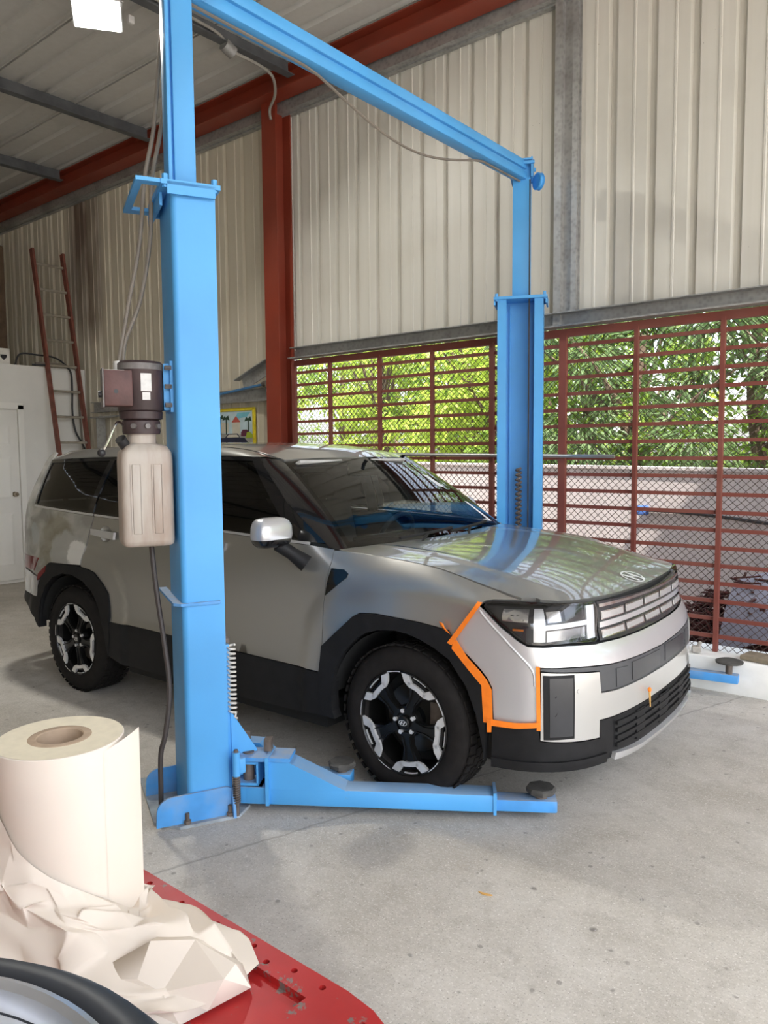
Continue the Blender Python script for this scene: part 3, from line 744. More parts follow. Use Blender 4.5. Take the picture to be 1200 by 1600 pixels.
# front swing arm (near side)
A0 = Vector((-2.735, 2.215, 0))-LB; AD = math.atan2(.5653, .8249)
def arm_frame(name, org, ang, mb, mat='lift_blue'):
    o = mb.build(name, mat, lift); o.location = org; o.rotation_euler = (0, 0, ang); return o
m = MB(); m.bbox((.60, .056, .08), (1.15, .112, .08), .008)
m.prism([(.135, .115), (.135, .245), (.225, .245), (.50, .115)], .0, .112, lambda x, z, h: (x, h, z))
arm = arm_frame('swing_arm', A0, AD, m)
MB().box((.135, .05, .155), (.016, .135, .225)).build('arm_web', 'lift_blue', arm)
ear = arc(.03, .056, .066, 90, 270, 10)+[(.24, -.006), (.24, .118)]
MB().prism(ear, .245, .263).build('pivot_ear', 'lift_blue_dusty', arm)
MB().cyl((.032, .056, .10), (.032, .056, .268), .026, n=18).build('pivot_pin', 'rusty_steel', arm)
m = MB(); m.box((.035, .05, .232), (.11, .09, .012)); m.box((.035, .05, .132), (.11, .09, .012)); m.box((-.015, .05, .182), (.012, .09, .112)); m.box((.085, .05, .182), (.008, .09, .112)); m.build('pivot_bracket', 'lift_blue', arm)
MB().bbox((.045, .056, .08), (.13, .11, .08), .006).build('pivot_block', 'lift_blue', arm)
MB().bbox((.12, .085, .295), (.035, .05, .06), .005).build('stop_block', 'rusty_steel', arm)
m = MB(); m.bbox((1.29, .05, .072), (.30, .088, .054), .006); ex = m.build('arm_extension', 'lift_blue_dusty', arm)
MB().box((1.165, .056, .082), (.014, .124, .10)).build('arm_collar', 'lift_blue', arm)
def pad(parent, c, z0):
    m = MB(); m.cyl((c[0], c[1], z0), (c[0], c[1], z0+.03), .028, n=12); st = m.build('pad_stem', 'rusty_steel', parent)
    prof = [(0, 0), (.055, 0), (.066, .006), (.068, .022), (.060, .03), (.0, .031)]
    m = MB(); m.lathe(prof, 'Z', 8, (c[0], c[1], z0+.022)); m.build('lift_pad', 'rusty_rubber', parent, smooth=20)
pad(arm, (1.372, .05), .098)
# arm restraint: block with a sprung rod
rs = MB().bbox((.135, -.205, .245), (.05, .03, .07), .006).build('arm_restraint', 'lift_blue', lift); rs.rotation_euler = (0, 0, AZ)
MB().cyl((.118, -.21, .015), (.118, -.21, .32), .010, n=12).build('restraint_rod', 'rusty_steel', rs)
MB().cyl((.118, -.21, .20), (.118, -.21, .31), .018, n=14).build('rod_sleeve', 'lift_blue', rs)
MB().tube([(.118+.015*math.cos(t*.7), -.21+.015*math.sin(t*.7), .07+t*.0012) for t in range(0, 112)], .0032, 5).build('restraint_spring', 'rusty_steel', rs)
# rear swing arm (near side), folded beside the front one
B0 = Vector((-2.90, 2.36, 0))-LB; bd = math.atan2(.25, .45)
m = MB(); m.bbox((.28, .04, .095), (.54, .085, .06), .006); m.prism([(.0, .12), (.0, .25), (.10, .25), (.24, .12)], 0, .085, lambda x, z, h: (x, h, z))
arm2 = arm_frame('swing_arm', B0, bd, m); pad(arm2, (.50, .04), .122)
MB().cyl((.02, .04, .2), (.02, .04, .285), .02, n=14).build('pivot_pin', 'rusty_steel', arm2)
# front swing arm of the far column
D0 = Vector((-2.83, 5.12, 0))-LB; D1 = Vector((-1.43, 5.34, 0))-LB; da = math.atan2(D1.y-D0.y, D1.x-D0.x); dl = (D1-D0).length
m = MB(); m.bbox((dl*.38, 0, .135), (dl*.80, .09, .075), .008); arm3 = arm_frame('swing_arm', D0, da, m)
MB().bbox((dl*.86, 0, .135), (dl*.28, .07, .058), .006).build('arm_extension', 'lift_blue_dusty', arm3)
MB().box((dl*.775, 0, .135), (.016, .10, .10)).build('arm_collar', 'rusty_steel', arm3)
MB().cyl((dl*.60, -.02, .17), (dl*.60, -.02, .195), .02, n=8).build('arm_bolt', 'rusty_steel', arm3)
m = MB(); m.cyl((dl-.06, 0, .16), (dl-.06, 0, .235), .022, n=12); m.build('pad_stem', 'rusty_steel', arm3)
m = MB(); m.lathe([(0, 0), (.03, 0), (.085, .012), (.088, .024), (.06, .034), (0, .036)], 'Z', 14, (dl-.06, 0, .225)); m.build('lift_pad', 'rusty_rubber', arm3)
m = MB(); m.bbox((.085, .0, .44), (.075, .22, .62), .006); cr2 = m.build('carriage', 'lift_blue', lift); cr2.location = far_loc; cr2.rotation_euler = (0, 0, -AZ)
MB().bbox((.17, 0, .15), (.12, .2, .13), .006).build('carriage_foot', 'lift_blue', cr2)
# ------------------------------------------------------------------ the car: body surface
def lerp(a,b,t): return a+(b-a)*t
def sst(a,b,x):
    t=max(0.0,min(1.0,(x-a)/(b-a))); return t*t*(3-2*t)
def pchip(xs,ys):
    n=len(xs); h=[xs[i+1]-xs[i] for i in range(n-1)]; d=[(ys[i+1]-ys[i])/h[i] for i in range(n-1)]
    m=[0.0]*n
    for i in range(1,n-1):
        if d[i-1]*d[i]>0:
            w1=2*h[i]+h[i-1]; w2=h[i]+2*h[i-1]; m[i]=(w1+w2)/(w1/d[i-1]+w2/d[i])
    m[0]=d[0]; m[-1]=d[-1]
    def f(x):
        if x<=xs[0]: return ys[0]+m[0]*(x-xs[0]) if False else ys[0]
        if x>=xs[-1]: return ys[-1]
        lo,hi=0,n-1
        while hi-lo>1:
            k=(lo+hi)//2
            if xs[k]<=x: lo=k
            else: hi=k
        t=(x-xs[lo])/h[lo]; a=h[lo]
        return ((1+2*t)*(1-t)**2*ys[lo]+t*(1-t)**2*a*m[lo]+t*t*(3-2*t)*ys[hi]+t*t*(t-1)*a*m[hi])
    return f
PLAN=[(.912,0),(.908,.20),(.895,.40),(.866,.58),(.827,.71),(.772,.81),(.70,.882),(.60,.922),(.45,.94),(.2,.945),(-.5,.945),(-1.2,.945),(-2.0,.945),(-2.9,.945),(-3.2,.938),(-3.45,.908),(-3.65,.85),(-3.80,.745),(-3.88,.58),(-3.92,.3),(-3.93,0)]
UU=[0.0]
for i in range(1,len(PLAN)): UU.append(UU[-1]+math.dist(PLAN[i],PLAN[i-1]))
_px=pchip(UU,[a for a,b in PLAN]); _py=pchip(UU,[b for a,b in PLAN])
UMAX=UU[-1]
def plan(u):
    if u<0: x,y=_px(-u),-_py(-u)
    elif u>UMAX: x,y=_px(2*UMAX-u),-_py(2*UMAX-u)
    else: x,y=_px(u),_py(u)
    return x,y
def ux(x):
    lo,hi=0.0,UMAX
    for _ in range(50):
        m=(lo+hi)/2
        if _px(m)>x: lo=m
        else: hi=m
    return lo
def plann(u):
    e=.012; a=plan(u-e); b=plan(u+e); tx,ty=b[0]-a[0],b[1]-a[1]; L=math.hypot(tx,ty)
    return ty/L,-tx/L   # outward (x fwd, y outward)
d_front=pchip([.14,.20,.26,.32,.55,.68,.74,.78,.815,.84,.92,.985,1.01,1.05],[.13,.07,.02,0,0,.003,.012,.028,.05,.06,.064,.072,.09,.16])
d_door=pchip([.18,.25,.34,.53,.60,.75,.95,1.1,1.2,1.28,1.45,1.62,1.66,1.69,1.71,1.73],[.05,.014,.004,.004,.018,.024,.024,.03,.042,.060,.135,.235,.268,.312,.36,.46])
d_rear=pchip([.2,.3,.4,.6,.8,1.2,1.28,1.6,1.66,1.72],[.08,.02,.0,.01,.03,.04,.055,.18,.23,.36])
hood_gap=pchip([-.7,-.5,-.2,.105,.38,.61,.9],[1.163,1.157,1.139,1.114,1.054,1.0,.965])
def flare(x,z):
    b=0
    for cx in (0.0,-2.815):
        r=((abs(x-cx)/.64)**4+(max(0,z-.3)/.70)**4)**.25
        b=max(b,1-sst(.93,1.03,r))
    return b
def d_side(x,z):
    d=d_door(z)
    d-=.018*flare(x,z)*(1-sst(1.0,1.1,z))
    w=sst(-.85,-.12,x)
    if w>0:
        zt=hood_gap(x); zc=min(.985,zt-.07); 
        b=.006+.012*sst(.5,.9,z)
        if z>zc: b+=.105*max(0,(z-zc)/(zt-zc))**1.6
        b+=.03*max(0,.28-z)/.1*.4
        d=lerp(d,b,w)
    return d
SEAM=pchip([.47,.70,.835,.956,1.0],[.962,.968,1.089,1.218,1.25])
def S(u, z):
    x,y=plan(u); nx,ny=plann(u)
    ds=d_side(x,z)
    if nx>0: w=nx*nx; d=lerp(ds,d_front(z),sst(0,1,w)if x>.3 else 0)
    else: w=nx*nx; d=lerp(ds,d_rear(z),w)
    return (x-nx*d, -(y-ny*d), z)   # near side y<0
CARL = Vector((-2.27089, 3.71823, 0)); CARR = .0386167
# ---- car materials
def mk_paint(name, col, rough=.28, metal=.75):
    m = MT(name); fl = m.voro(m.tc(), 900); m.set(color=m.mix(m.mapr(fl, .2, .7, 0, .12), col, tuple(min(1, c*1.25) for c in col)), metal=metal, rough=rough, coat=1.0, coatr=.04); return m
mk_paint('silver_paint', (.42, .415, .395)); mk_paint('bumper_silver', (.62, .62, .635), .30, .55)
mk_paint('panel_white_silver', (.48, .475, .46), .42, .5)
def mk_quarter():
    m = MT('sanded_paint'); P = m.tc(); n = m.noise(P, 4, 5, .6); n2 = m.noise(m.mapping(P, scale=(2.2, 2.2, 3.5)), 2.0, 3, .5, .4)
    def blob(c, r, sx=1, sz=1):
        d = m.n.new('ShaderNodeVectorMath'); d.operation = 'DISTANCE'; d.inputs[1].default_value = (c[0]*sx, 0, c[1]*sz)
        m.l.new(m.mapping(P, scale=(sx, 0, sz)), d.inputs[0])
        return m.mapr(m.math('ADD', d.outputs['Value'], m.math('MULTIPLY', m.math('SUBTRACT', n, .5), .35)), r*.75, r, 1, 0)
    base = m.mix(m.mapr(n2, .40, .60, 0, .65), (.46, .455, .43), (.24, .235, .21))
    base = m.mix(m.math('MULTIPLY', blob((-3.02, 1.0), .26), .6), base, (.23, .205, .13))
    base = m.mix(m.math('MULTIPLY', blob((-2.87, .985), .17, .8, 1.3), .85), base, (.45, .455, .44))
    base = m.mix(blob((-2.76, .95), .085, .9, 1), base, (.80, .80, .78))
    base = m.mix(m.math('MULTIPLY', blob((-3.36, 1.07), .085, 1, .8), .85), base, (.42, .45, .46))
    m.set(color=base, metal=.35, rough=m.mapr(n2, .4, .6, .32, .55), coat=.35, coatr=.12)
mk_quarter()
plain('clad_black', (.013, .013, .014), .55, var=.2, scale=14, bump=.1, spec=.2)
plain('band_grey', (.055, .057, .062), .45, var=.1); plain('insert_grey', (.035, .036, .04), .28, var=.1)
plain('gloss_black', (.006, .006, .007), .06, var=.05, coat=.5)
plain('matte_black', (.008, .008, .008), .8); plain('tyre_rubber', (.014, .0125, .012), .75, var=.25, scale=20, bump=.1, spec=.18)
plain('rim_black', (.006, .006, .006), .3, spec=.35); plain('emblem_silver', (.85, .85, .85), .35, .4, var=.02); plain('rim_silver', (.74, .74, .74), .35, .45, var=.04)
plain('brake_disc', (.12, .11, .10), .4, .9); plain('tail_red', (.16, .012, .014), .18); plain('amber', (.8, .22, .02), .3)
plain('lamp_white', (.80, .80, .80), .22, .25, var=.05); plain('lamp_dark', (.03, .03, .034), .12); plain('reflector', (.62, .62, .63), .2, .8)
plain('cell_silver', (.62, .62, .62), .25, .6, var=.08, scale=60); plain('seat_cloth', (.05, .05, .052), .85); plain('dash_plastic', (.028, .029, .031), .6)
plain('headliner', (.45, .44, .42), .9); plain('mask_orange', rgb(250, 128, 26), .7, var=.12, scale=25)
def mk_glass(name, tint, refl=.06):
    m = MT(name); tr = m.n.new('ShaderNodeBsdfTransparent'); tr.inputs[0].default_value = tint+(1,)
    gl = m.n.new('ShaderNodeBsdfGlossy'); gl.inputs['Roughness'].default_value = .015; gl.inputs[0].default_value = (1, 1, 1, 1)
    fr = m.n.new('ShaderNodeFresnel'); fr.inputs[0].default_value = 1.5
    mx = m.n.new('ShaderNodeMixShader'); m.l.new(fr.outputs[0], mx.inputs[0]); m.l.new(tr.outputs[0], mx.inputs[1]); m.l.new(gl.outputs[0], mx.inputs[2])
    m.l.new(mx.outputs[0], m.out.inputs[0])
mk_glass('glass_screen', (.66, .74, .70)); mk_glass('glass_door', (.26, .29, .28)); mk_glass('glass_privacy', (.05, .052, .05)); mk_glass('glass_lamp', (.93, .94, .95))

car = thing('suv', 'silver grey boxy SUV with black wheel arches parked between lift columns', 'car', CARL, CARR)
def P_(name, poly, mat, off=0, th=.012, gap=.0017, res=.045, holes=(), parent=None, side=1, **k):
    if side < 0:
        poly = [(-u, z) for u, z in poly]; holes = [[(-u, z) for u, z in h] for h in holes]
    return panel(name, poly, S, mat, parent or car, off, th, gap, res, holes, True, **k)
X_ = lambda L: [(ux(x), z) for x, z in L]
def sym(half):
    """half outline (top from +u to 0, bottom from 0 back to +u) mirrored to a closed outline"""
    top, bot = half; return top+[(-u, z) for u, z in top[::-1] if u > 0]+[(-u, z) for u, z in bot[::-1] if u > 0]+bot
belt = pchip([-3.43, -2.24, -1.27, -.485], [1.278, 1.235, 1.211, 1.178])
wtop = pchip([-3.5, -2.55, -1.5, -1.16], [1.600, 1.622, 1.627, 1.618])
archF = [(-.495, .671), (-.40, .755), (-.295, .845), (-.25, .868), (-.151, .876), (.10, .868), (.263, .852)]
archF_front = [(.31, .80), (.36, .742), (.41, .69), (.441, .640), (.455, .57), (.46, .49)]
archR = [(-2.345, .556), (-2.352, .65), (-2.371, .737), (-2.43, .795), (-2.524, .861), (-2.60, .878), (-2.689, .886), (-2.9, .888), (-3.09, .884), (-3.15, .85), (-3.22, .77), (-3.27, .70)]
archR_in = [(-3.239, .40), (-3.236, .52), (-3.224, .605), (-3.149, .714), (-3.05, .783), (-2.92, .82), (-2.796, .822), (-2.661, .791), (-2.549, .727), (-2.49, .65), (-2.445, .571), (-2.40, .49), (-2.385, .40)]
archF_in = [(.452, .30), (.446, .357), (.412, .504), (.363, .615), (.273, .721), (.19, .762), (.117, .788), (.04, .806), (-.03, .811), (-.129, .80), (-.20, .78), (-.26, .745), (-.34, .665), (-.393, .574), (-.415, .50), (-.421, .43), (-.416, .353), (-.40, .315)]
for sd in (1, -1):
    fx = [-.45+.1*i for i in range(0, 9)]+[.44, .52, .58]
    fender = [(ux(-.47), 1.150)]+[(ux(x), hood_gap(x)-.001) for x in fx]+[(1.0, .999), (1.10, 1.004), (1.18, 1.005), (1.208, 1.0), (1.228, .985), (1.30, .895), (1.366, .808)]+X_(archF[::-1])+X_([(-.490, .80), (-.481, .962), (-.462, 1.10)])
    P_('front_fender', fender, 'silver_paint', side=sd)
    fd = X_([(-.505, .537), (-1.575, .549), (-1.575, belt(-1.575)-.012), (-1.27, belt(-1.27)-.012), (-.9, belt(-.9)-.012), (-.60, belt(-.6)-.012), (-.47, 1.158), (-.462, 1.10), (-.481, .962), (-.490, .80), (-.4965, .671)])
    cup = lambda hx, k=1.0: [(ux(hx)+.07*k*math.cos(t*PI/8), 1.125+.052*k*math.sin(t*PI/8)) for t in range(16)]
    d1 = P_('front_door', fd, 'silver_paint', side=sd, holes=[cup(-1.40)])
    rd = X_([(-1.585, .549)]+archR[:7]+[(-2.693, .895), (-2.636, 1.039), (-2.585, 1.18), (-2.57, belt(-2.57)-.012), (-2.24, belt(-2.24)-.012), (-1.585, belt(-1.585)-.012)])
    d2 = P_('rear_door', rd, 'silver_paint', side=sd, holes=[cup(-2.42)])
    qp = X_([(-2.580, belt(-2.57)-.012), (-2.595, 1.18), (-2.646, 1.039), (-2.70, .897), (-2.9, .888), (-3.09, .884), (-3.15, .85), (-3.215, .782)])+[(4.95, .772), (5.33, .80), (5.48, .81), (5.52, 1.28), (5.50, 1.60), (5.46, 1.66)]+X_([(-3.56, 1.665), (-3.53, 1.615)])+X_([(-3.47, 1.45), (-3.435, 1.272)])+X_([(-3.0, belt(-3.0)-.012)])
    P_('quarter_panel', qp, 'sanded_paint', side=sd)
    for nm, dr, x0, x1 in (('front', d1, -.62, -1.57), ('rear', d2, -1.59, -2.57)):
        n_ = 10; st = [(x0+(x1-x0)*i/n_) for i in range(n_+1)]
        P_('belt_moulding', X_([(x, belt(x)-.013) for x in st]+[(x, belt(x)+.004) for x in st[::-1]]), 'bumper_silver', off=.004, th=.01, parent=dr, side=sd)
    st = [-2.59-.083*i for i in range(11)]
    P_('belt_moulding', X_([(x, belt(x)-.013) for x in st]+[(x, belt(x)+.004) for x in st[::-1]]), 'bumper_silver', off=.004, th=.01, side=sd)
    # window frame with three openings
    f0 = [-.53, -.9, -1.27, -1.8, -2.24, -2.8, -3.2, -3.435]; f1 = [-3.53, -3.2, -2.55, -2.0, -1.5, -1.17]
    fr = X_([(x, belt(x)+.004) for x in f0]+[(-3.47, 1.45)]+[(x, wtop(x)+.006) for x in f1])
    wA = X_([(-.70, belt(-.7)+.012), (-1.555, belt(-1.555)+.012), (-1.555, 1.612), (-1.215, 1.604)])
    wB = X_([(-1.605, belt(-1.605)+.012), (-2.60, belt(-2.6)+.012), (-2.585, 1.606), (-1.605, 1.612)])
    wC = X_([(-2.655, belt(-2.655)+.012), (-3.40, belt(-3.4)+.012), (-3.44, 1.45), (-3.475, 1.585), (-2.64, 1.605)])
    P_('window_frame', fr, 'gloss_black', off=-.002, holes=[wA, wB, wC], gap=0, side=sd)
    ex = lambda L: inset(L, -.012)
    P_('door_glass', ex(wA), 'glass_door' if sd < 0 else 'glass_privacy', off=-.008, th=0, gap=0, res=.09, side=sd)
    P_('door_glass', ex(wB), 'glass_privacy', off=-.008, th=0, gap=0, res=.09, side=sd)
    P_('quarter_glass', ex(wC), 'glass_privacy', off=-.008, th=0, gap=0, res=.09, side=sd)
    # cladding
    af = X_(archF+archF_front+archF_in+[(-.50, .318), (-.505, .535)])
    P_('arch_cladding', af, 'clad_black', off=.010, th=.06, gap=.001, res=.04, side=sd)
    ar = X_(archR+[(-3.285, .60), (-3.30, .45), (-3.27, .42)]+archR_in+[(-2.36, .33), (-2.34, .45)])
    P_('arch_cladding', ar, 'clad_black', off=.010, th=.06, gap=.001, res=.04, side=sd)
    P_('sill_cladding', X_([(-.505, .535), (-1.5, .548), (-2.345, .556), (-2.345, .45), (-2.36, .33), (-2.2, .29), (-1.4, .285), (-.7, .30), (-.50, .318)]), 'clad_black', off=.006, th=.05, gap=.001, side=sd)
    # vent behind the front arch
    P_('fender_vent', X_([(-.452, 1.068), (-.37, 1.068), (-.336, 1.050), (-.34, 1.03), (-.478, .926), (-.474, .962)]), 'gloss_black', off=.004, th=.01, side=sd)
    # door handle
    for dr, hx in ((d2, -2.42), (d1, -1.40)):
        hz = 1.125
        m = MB()
        for k_, dp in ((1.0, 0), (.92, .014), (.75, .026), (.45, .034), (.02, .036)):
            m.v += [(p[0], (p[1]+dp)*sd, p[2]) for p in (S(u_, z_) for u_, z_ in cup(hx, k_))]
        m.f = [(r_*16+i, r_*16+(i+1) % 16, r_*16+16+(i+1) % 16, r_*16+16+i) for r_ in range(4) for i in range(16)]
        m.build('handle_recess', 'silver_paint', dr, smooth=60)
        P_('handle', X_([(hx-.13, hz-.012), (hx+.13, hz-.03), (hx+.135, hz+.015), (hx-.135, hz+.026)]), 'bumper_silver', off=.032, th=.018, gap=0, res=.03, parent=dr, side=sd)
    # rear corner
    P_('tail_lamp', [(5.40, .895), (4.90, .905), (4.985, .80), (5.40, .79)], 'tail_red', off=.004, th=.02, side=sd)
    P_('bumper_reflector', [(4.772, .862), (4.80, .85), (4.90, .79), (4.925, .74), (4.90, .742), (4.79, .812)], 'tail_red', off=.013, th=.01, side=sd)
# rear bumper and tailgate (full width, beyond the corner)
M2 = 2*UMAX
def wrap(top, bot): return top+[(M2-u, z) for u, z in top[::-1]]+[(M2-u, z) for u, z in bot[::-1]]+bot
P_('rear_bumper', wrap([(4.935, .765), (5.33, .79), (5.8, .79)], [(5.8, .61), (5.34, .612), (4.935, .62)]), 'bumper_silver', off=.004, res=.07)
P_('rear_bumper_lower', wrap([(4.86, .70), (4.93, .70), (4.935, .615), (5.34, .607), (5.8, .605)], [(5.8, .57), (5.4, .57), (5.16, .53), (5.03, .485), (4.93, .445), (4.86, .42)]), 'clad_black', off=.004, res=.07)
P_('tailgate', wrap([(5.49, 1.27), (5.8, 1.27)], [(5.8, .80), (5.49, .80)]), 'silver_paint', res=.07)
P_('rear_glass', wrap([(5.47, 1.63), (5.8, 1.64)], [(5.8, 1.28), (5.53, 1.28)]), 'glass_privacy', th=0, res=.09)
# ---- nose
P_('bumper_core', sym(([(1.2, .985), (.6, .985), (0, .985)], [(0, .28), (.6, .30), (1.19, .30)])), 'matte_black', off=-.03, th=0, gap=0, res=.07)
bt = [(1.228, .983), (1.122, .898), (1.047, .848), (1.0, .826), (.80, .820), (.62, .806), (.58, .806), (.40, .800), (.2, .797), (0, .796)]
bb = [(0, .695), (.313, .703), (.54, .713), (.78, .734), (.95, .739), (.951, .60), (.949, .492), (1.05, .490), (1.150, .492), (1.155, .56), (1.158, .63), (1.182, .668), (1.213, .700), (1.276, .75), (1.366, .806), (1.30, .893)]
P_('front_bumper', sym((bt, bb)), 'bumper_silver', res=.035)
P_('bumper_panel', sym(([(.943, .722), (.80, .712), (.646, .697), (.636, .603), (.53, .594), (.25, .590), (0, .588)], [(0, .474), (.25, .475), (.545, .479), (.645, .484), (.645, .406), (.80, .416), (.943, .428)])), 'panel_white_silver', off=.004, res=.035)
P_('bumper_band', sym(([(.945, .738), (.78, .732), (.54, .711), (.313, .702), (0, .693)], [(0, .590), (.25, .592), (.53, .596), (.632, .605), (.642, .698), (.80, .714), (.945, .724)])), 'band_grey', off=.0, res=.035)
for a, b in ((.04, .375), (-.375, -.04), (.42, .52), (-.52, -.42)):
    P_('band_insert', [(a, .604), (b, .605), (b, .688), (a, .680)], 'insert_grey' if abs(a-b) > .2 else 'band_grey', off=.0035, th=.006, gap=0)
for sd in (1, -1):
    MB().tube([Vector(S(SEAM(z)*sd, z))-Vector((.002, 0, 0)) for z in [.66+.3*i/14 for i in range(15)]], .0055, 8).build('bumper_ridge', 'bumper_silver', car, smooth=60)
lt = [(1.152, .488), (1.05, .486), (.950, .488), (.942, .425), (.80, .413), (.641, .403), (.641, .481), (.545, .476), (.25, .472), (0, .471)]
lb = [(0, .262), (.30, .266), (.548, .29), (.60, .290), (.84, .300), (1.0, .298), (1.16, .287), (1.158, .40)]
P_('lower_fascia', sym((lt, lb)), 'clad_black', off=.002, th=.05, res=.035)
P_('lower_lip', sym(([(1.155, .335), (.9, .342), (.60, .335), (.545, .325)], [(.545, .296), (.60, .288), (.9, .297), (1.155, .285)])) if False else [(1.155, .332), (.9, .340), (.60, .333), (.60, .292), (.9, .299), (1.155, .288)], 'clad_black', off=.016, th=.03)
P_('lower_lip', [(-1.155, .332), (-.9, .340), (-.60, .333), (-.60, .292), (-.9, .299), (-1.155, .288)], 'clad_black', off=.016, th=.03)
P_('grille_opening', sym(([(.535, .462), (0, .458)], [(0, .318), (.535, .335)])), 'matte_black', off=.004, th=0, gap=0)
for z in (.345, .378, .411, .444):
    P_('lower_slat', sym(([(.53, z+.010), (0, z+.006)], [(0, z-.010), (.53, z-.006)])), 'clad_black', off=.016, th=.02, gap=0)
for u in (.30, -.30, .02, -.02):
    P_('lower_divider', [(u-.045, .322), (u+.045, .322), (u+.045, .458), (u-.045, .458)], 'clad_black', off=.013, th=.02, gap=0)
P_('skid_plate', sym(([(.552, .322), (.52, .318), (.30, .298), (0, .294)], [(0, .262), (.30, .266), (.50, .284), (.552, .292)])), 'bumper_silver', off=.022, th=.03)
for sd in (1, -1):
    P_('air_inlet_frame', [(.932, .708), (.792, .704), (.792, .432), (.928, .434)], 'clad_black', off=.007, th=.006, gap=0, side=sd)
    P_('air_inlet', [(.905, .696), (.800, .693), (.800, .444), (.903, .446)], 'insert_grey', off=.0085, th=0, gap=0, side=sd)
    P_('parking_sensor', [(.770+.009*math.cos(t*PI/6), .632+.009*math.sin(t*PI/6)) for t in range(12)], 'panel_white_silver', off=.006, th=.004, gap=0, res=.02, side=sd)
    hl = [(1.207, .979), (1.206, .996), (1.18, 1.002), (.995, .996), (.77, .996), (.590, .989), (.578, .953), (.588, .822), (.62, .815), (.802, .828), (1.0, .834), (1.045, .857), (1.12, .906)]
    h = P_('headlight', hl, 'lamp_dark', off=-.012, th=.02, gap=.004, res=.035, side=sd)
    P_('lamp_bezel', inset(hl, .001), 'gloss_black', off=.002, th=.02, gap=0, res=.035, holes=[inset(hl, .009)], parent=h, side=sd)
    q = lambda nm, u0, u1, z0, z1, mt, o=-.004: P_(nm, [(u0, z0), (u1, z0), (u1, z1), (u0, z1)], mt, off=o, th=.01, gap=0, res=.03, parent=h, side=sd)
    q('drl_bar', .915, .975, .845, .978, 'lamp_white'); q('drl_bar', .598, .655, .832, .975, 'lamp_white'); q('drl_bar', .655, .915, .893, .915, 'lamp_white')
    q('lower_reflector', .665, .905, .842, .886, 'reflector', -.008); q('projector', .69, .80, .925, .968, 'lamp_dark', 0); q('projector', .82, .90, .925, .968, 'reflector', -.006); q('lamp_grid', 1.0, 1.12, .925, .98, 'reflector', -.009); q('amber_marker', 1.02, 1.07, .888, .896, 'amber')
    P_('lens', inset(hl, .006), 'glass_lamp', off=.003, th=0, gap=0, res=.06, parent=h, side=sd)
gr = P_('radiator_grille', sym(([(.572, .985), (.40, .980), (.2, .972), (0, .968)], [(0, .798), (.2, .800), (.40, .803), (.572, .812)])), 'lamp_dark', off=-.004, th=.02, gap=.002)
for i in range(5):
    u0 = -.5675+i*.229; u1 = u0+.211
    for z0, z1 in ((.902, .940), (.820, .857)):
        c_ = P_('grille_cell', [(u0, z0), (u1, z0), (u1, z1), (u0, z1)], 'chrome', off=.006, th=.012, gap=0, res=.05, parent=gr)
        P_('cell_lens', [(u0+.014, z0+.005), (u1-.006, z0+.005), (u1-.006, z1-.005), (u0+.014, z1-.005)], 'cell_silver', off=.009, th=.004, gap=0, res=.05, parent=gr)
P_('grille_bar', sym(([(.57, .893), (0, .891)], [(0, .868), (.57, .868)])), 'bumper_silver', off=.005, th=.012, gap=0, parent=gr)
P_('grille_trim', sym(([(.565, .972), (0, .962)], [(0, .951), (.565, .958)])), 'chrome', off=.003, th=.01, gap=0, parent=gr)
# ---- hood, roof, windscreen
zch = pchip([-.60, -.36, -.1, .2, .45, .62, .74, .80, .86], [1.164, 1.158, 1.150, 1.128, 1.090, 1.054, 1.020, .998, .970])
def hoodz(x, y):
    zc = zch(x); zg = hood_gap(x); t = min(1.1, abs(y)/.82)
    rid = .008*math.exp(-((abs(y)-(.60+.06*x))/.035)**2)*sst(-.5, -.2, x)*(1-sst(.3, .7, x))
    return zc-(zc-zg)*t**3+rid
hs = lambda x, y: (x, y, hoodz(x, y))
side = [(x, -S(ux(x), hood_gap(x))[1]) for x in [-.50+.1*i for i in range(11)]+[.56]]
front = [(S(u, 1.0)[0]-.012, -S(u, 1.0)[1]) for u in (1.0, .95, .9, .8, .7, .6, .45, .3, .15)]
rear = [(-.36-.155*(t**2), .825*t) for t in (.15, .3, .45, .6, .75, .9, 1.0)]
half = [(x, y) for x, y in rear]+side[1:]+front
hood_poly = [(x, -y) for x, y in half]+[(S(0, 1.0)[0]-.012, 0)]+[(x, y) for x, y in half[::-1]]+[(-.36, 0)]
hood = panel('hood', hood_poly, hs, 'silver_paint', car, off=.0, th=.03, gap=.003, res=.05)
zcr = pchip([-3.74, -3.55, -3.3, -2.9, -2.3, -1.8, -1.45, -1.25, -1.10, -1.02], [1.628, 1.670, 1.698, 1.715, 1.724, 1.719, 1.702, 1.672, 1.628, 1.603])
roofz = lambda x, y: zcr(x)-.024*min(1.3, abs(y)/.61)**2.5
rf = lambda x, y: (x, y, roofz(x, y))
rh = [(-1.065, .2), (-1.08, .4), (-1.10, .575), (-1.2, .597), (-1.35, .608), (-1.7, .61), (-2.5, .61), (-3.1, .60), (-3.4, .57), (-3.58, .50), (-3.66, .3)]
panel('roof', [(x, -y) for x, y in rh]+[(-3.69, 0)]+[(x, y) for x, y in rh[::-1]]+[(-1.06, 0)], rf, 'silver_paint', car, th=.02, res=.06)
def WS(s, t):
    bx, by, bz = -.325-.095*s*s, .79*s, 1.128+.004*s*s
    tx, ty, tz = -1.058-.045*s*s, .583*s, 1.618-.020*s*s
    k_ = 4*t*(1-t)*.022; return (bx+(tx-bx)*t+k_*.5, by+(ty-by)*t, bz+(tz-bz)*t+k_*.85)
sq = lambda a, b, c, d: [(a, c), (b, c), (b, d), (a, d)]
panel('windscreen', sq(-1, 1, 0, 1), WS, 'glass_screen', car, th=0, res=.07)
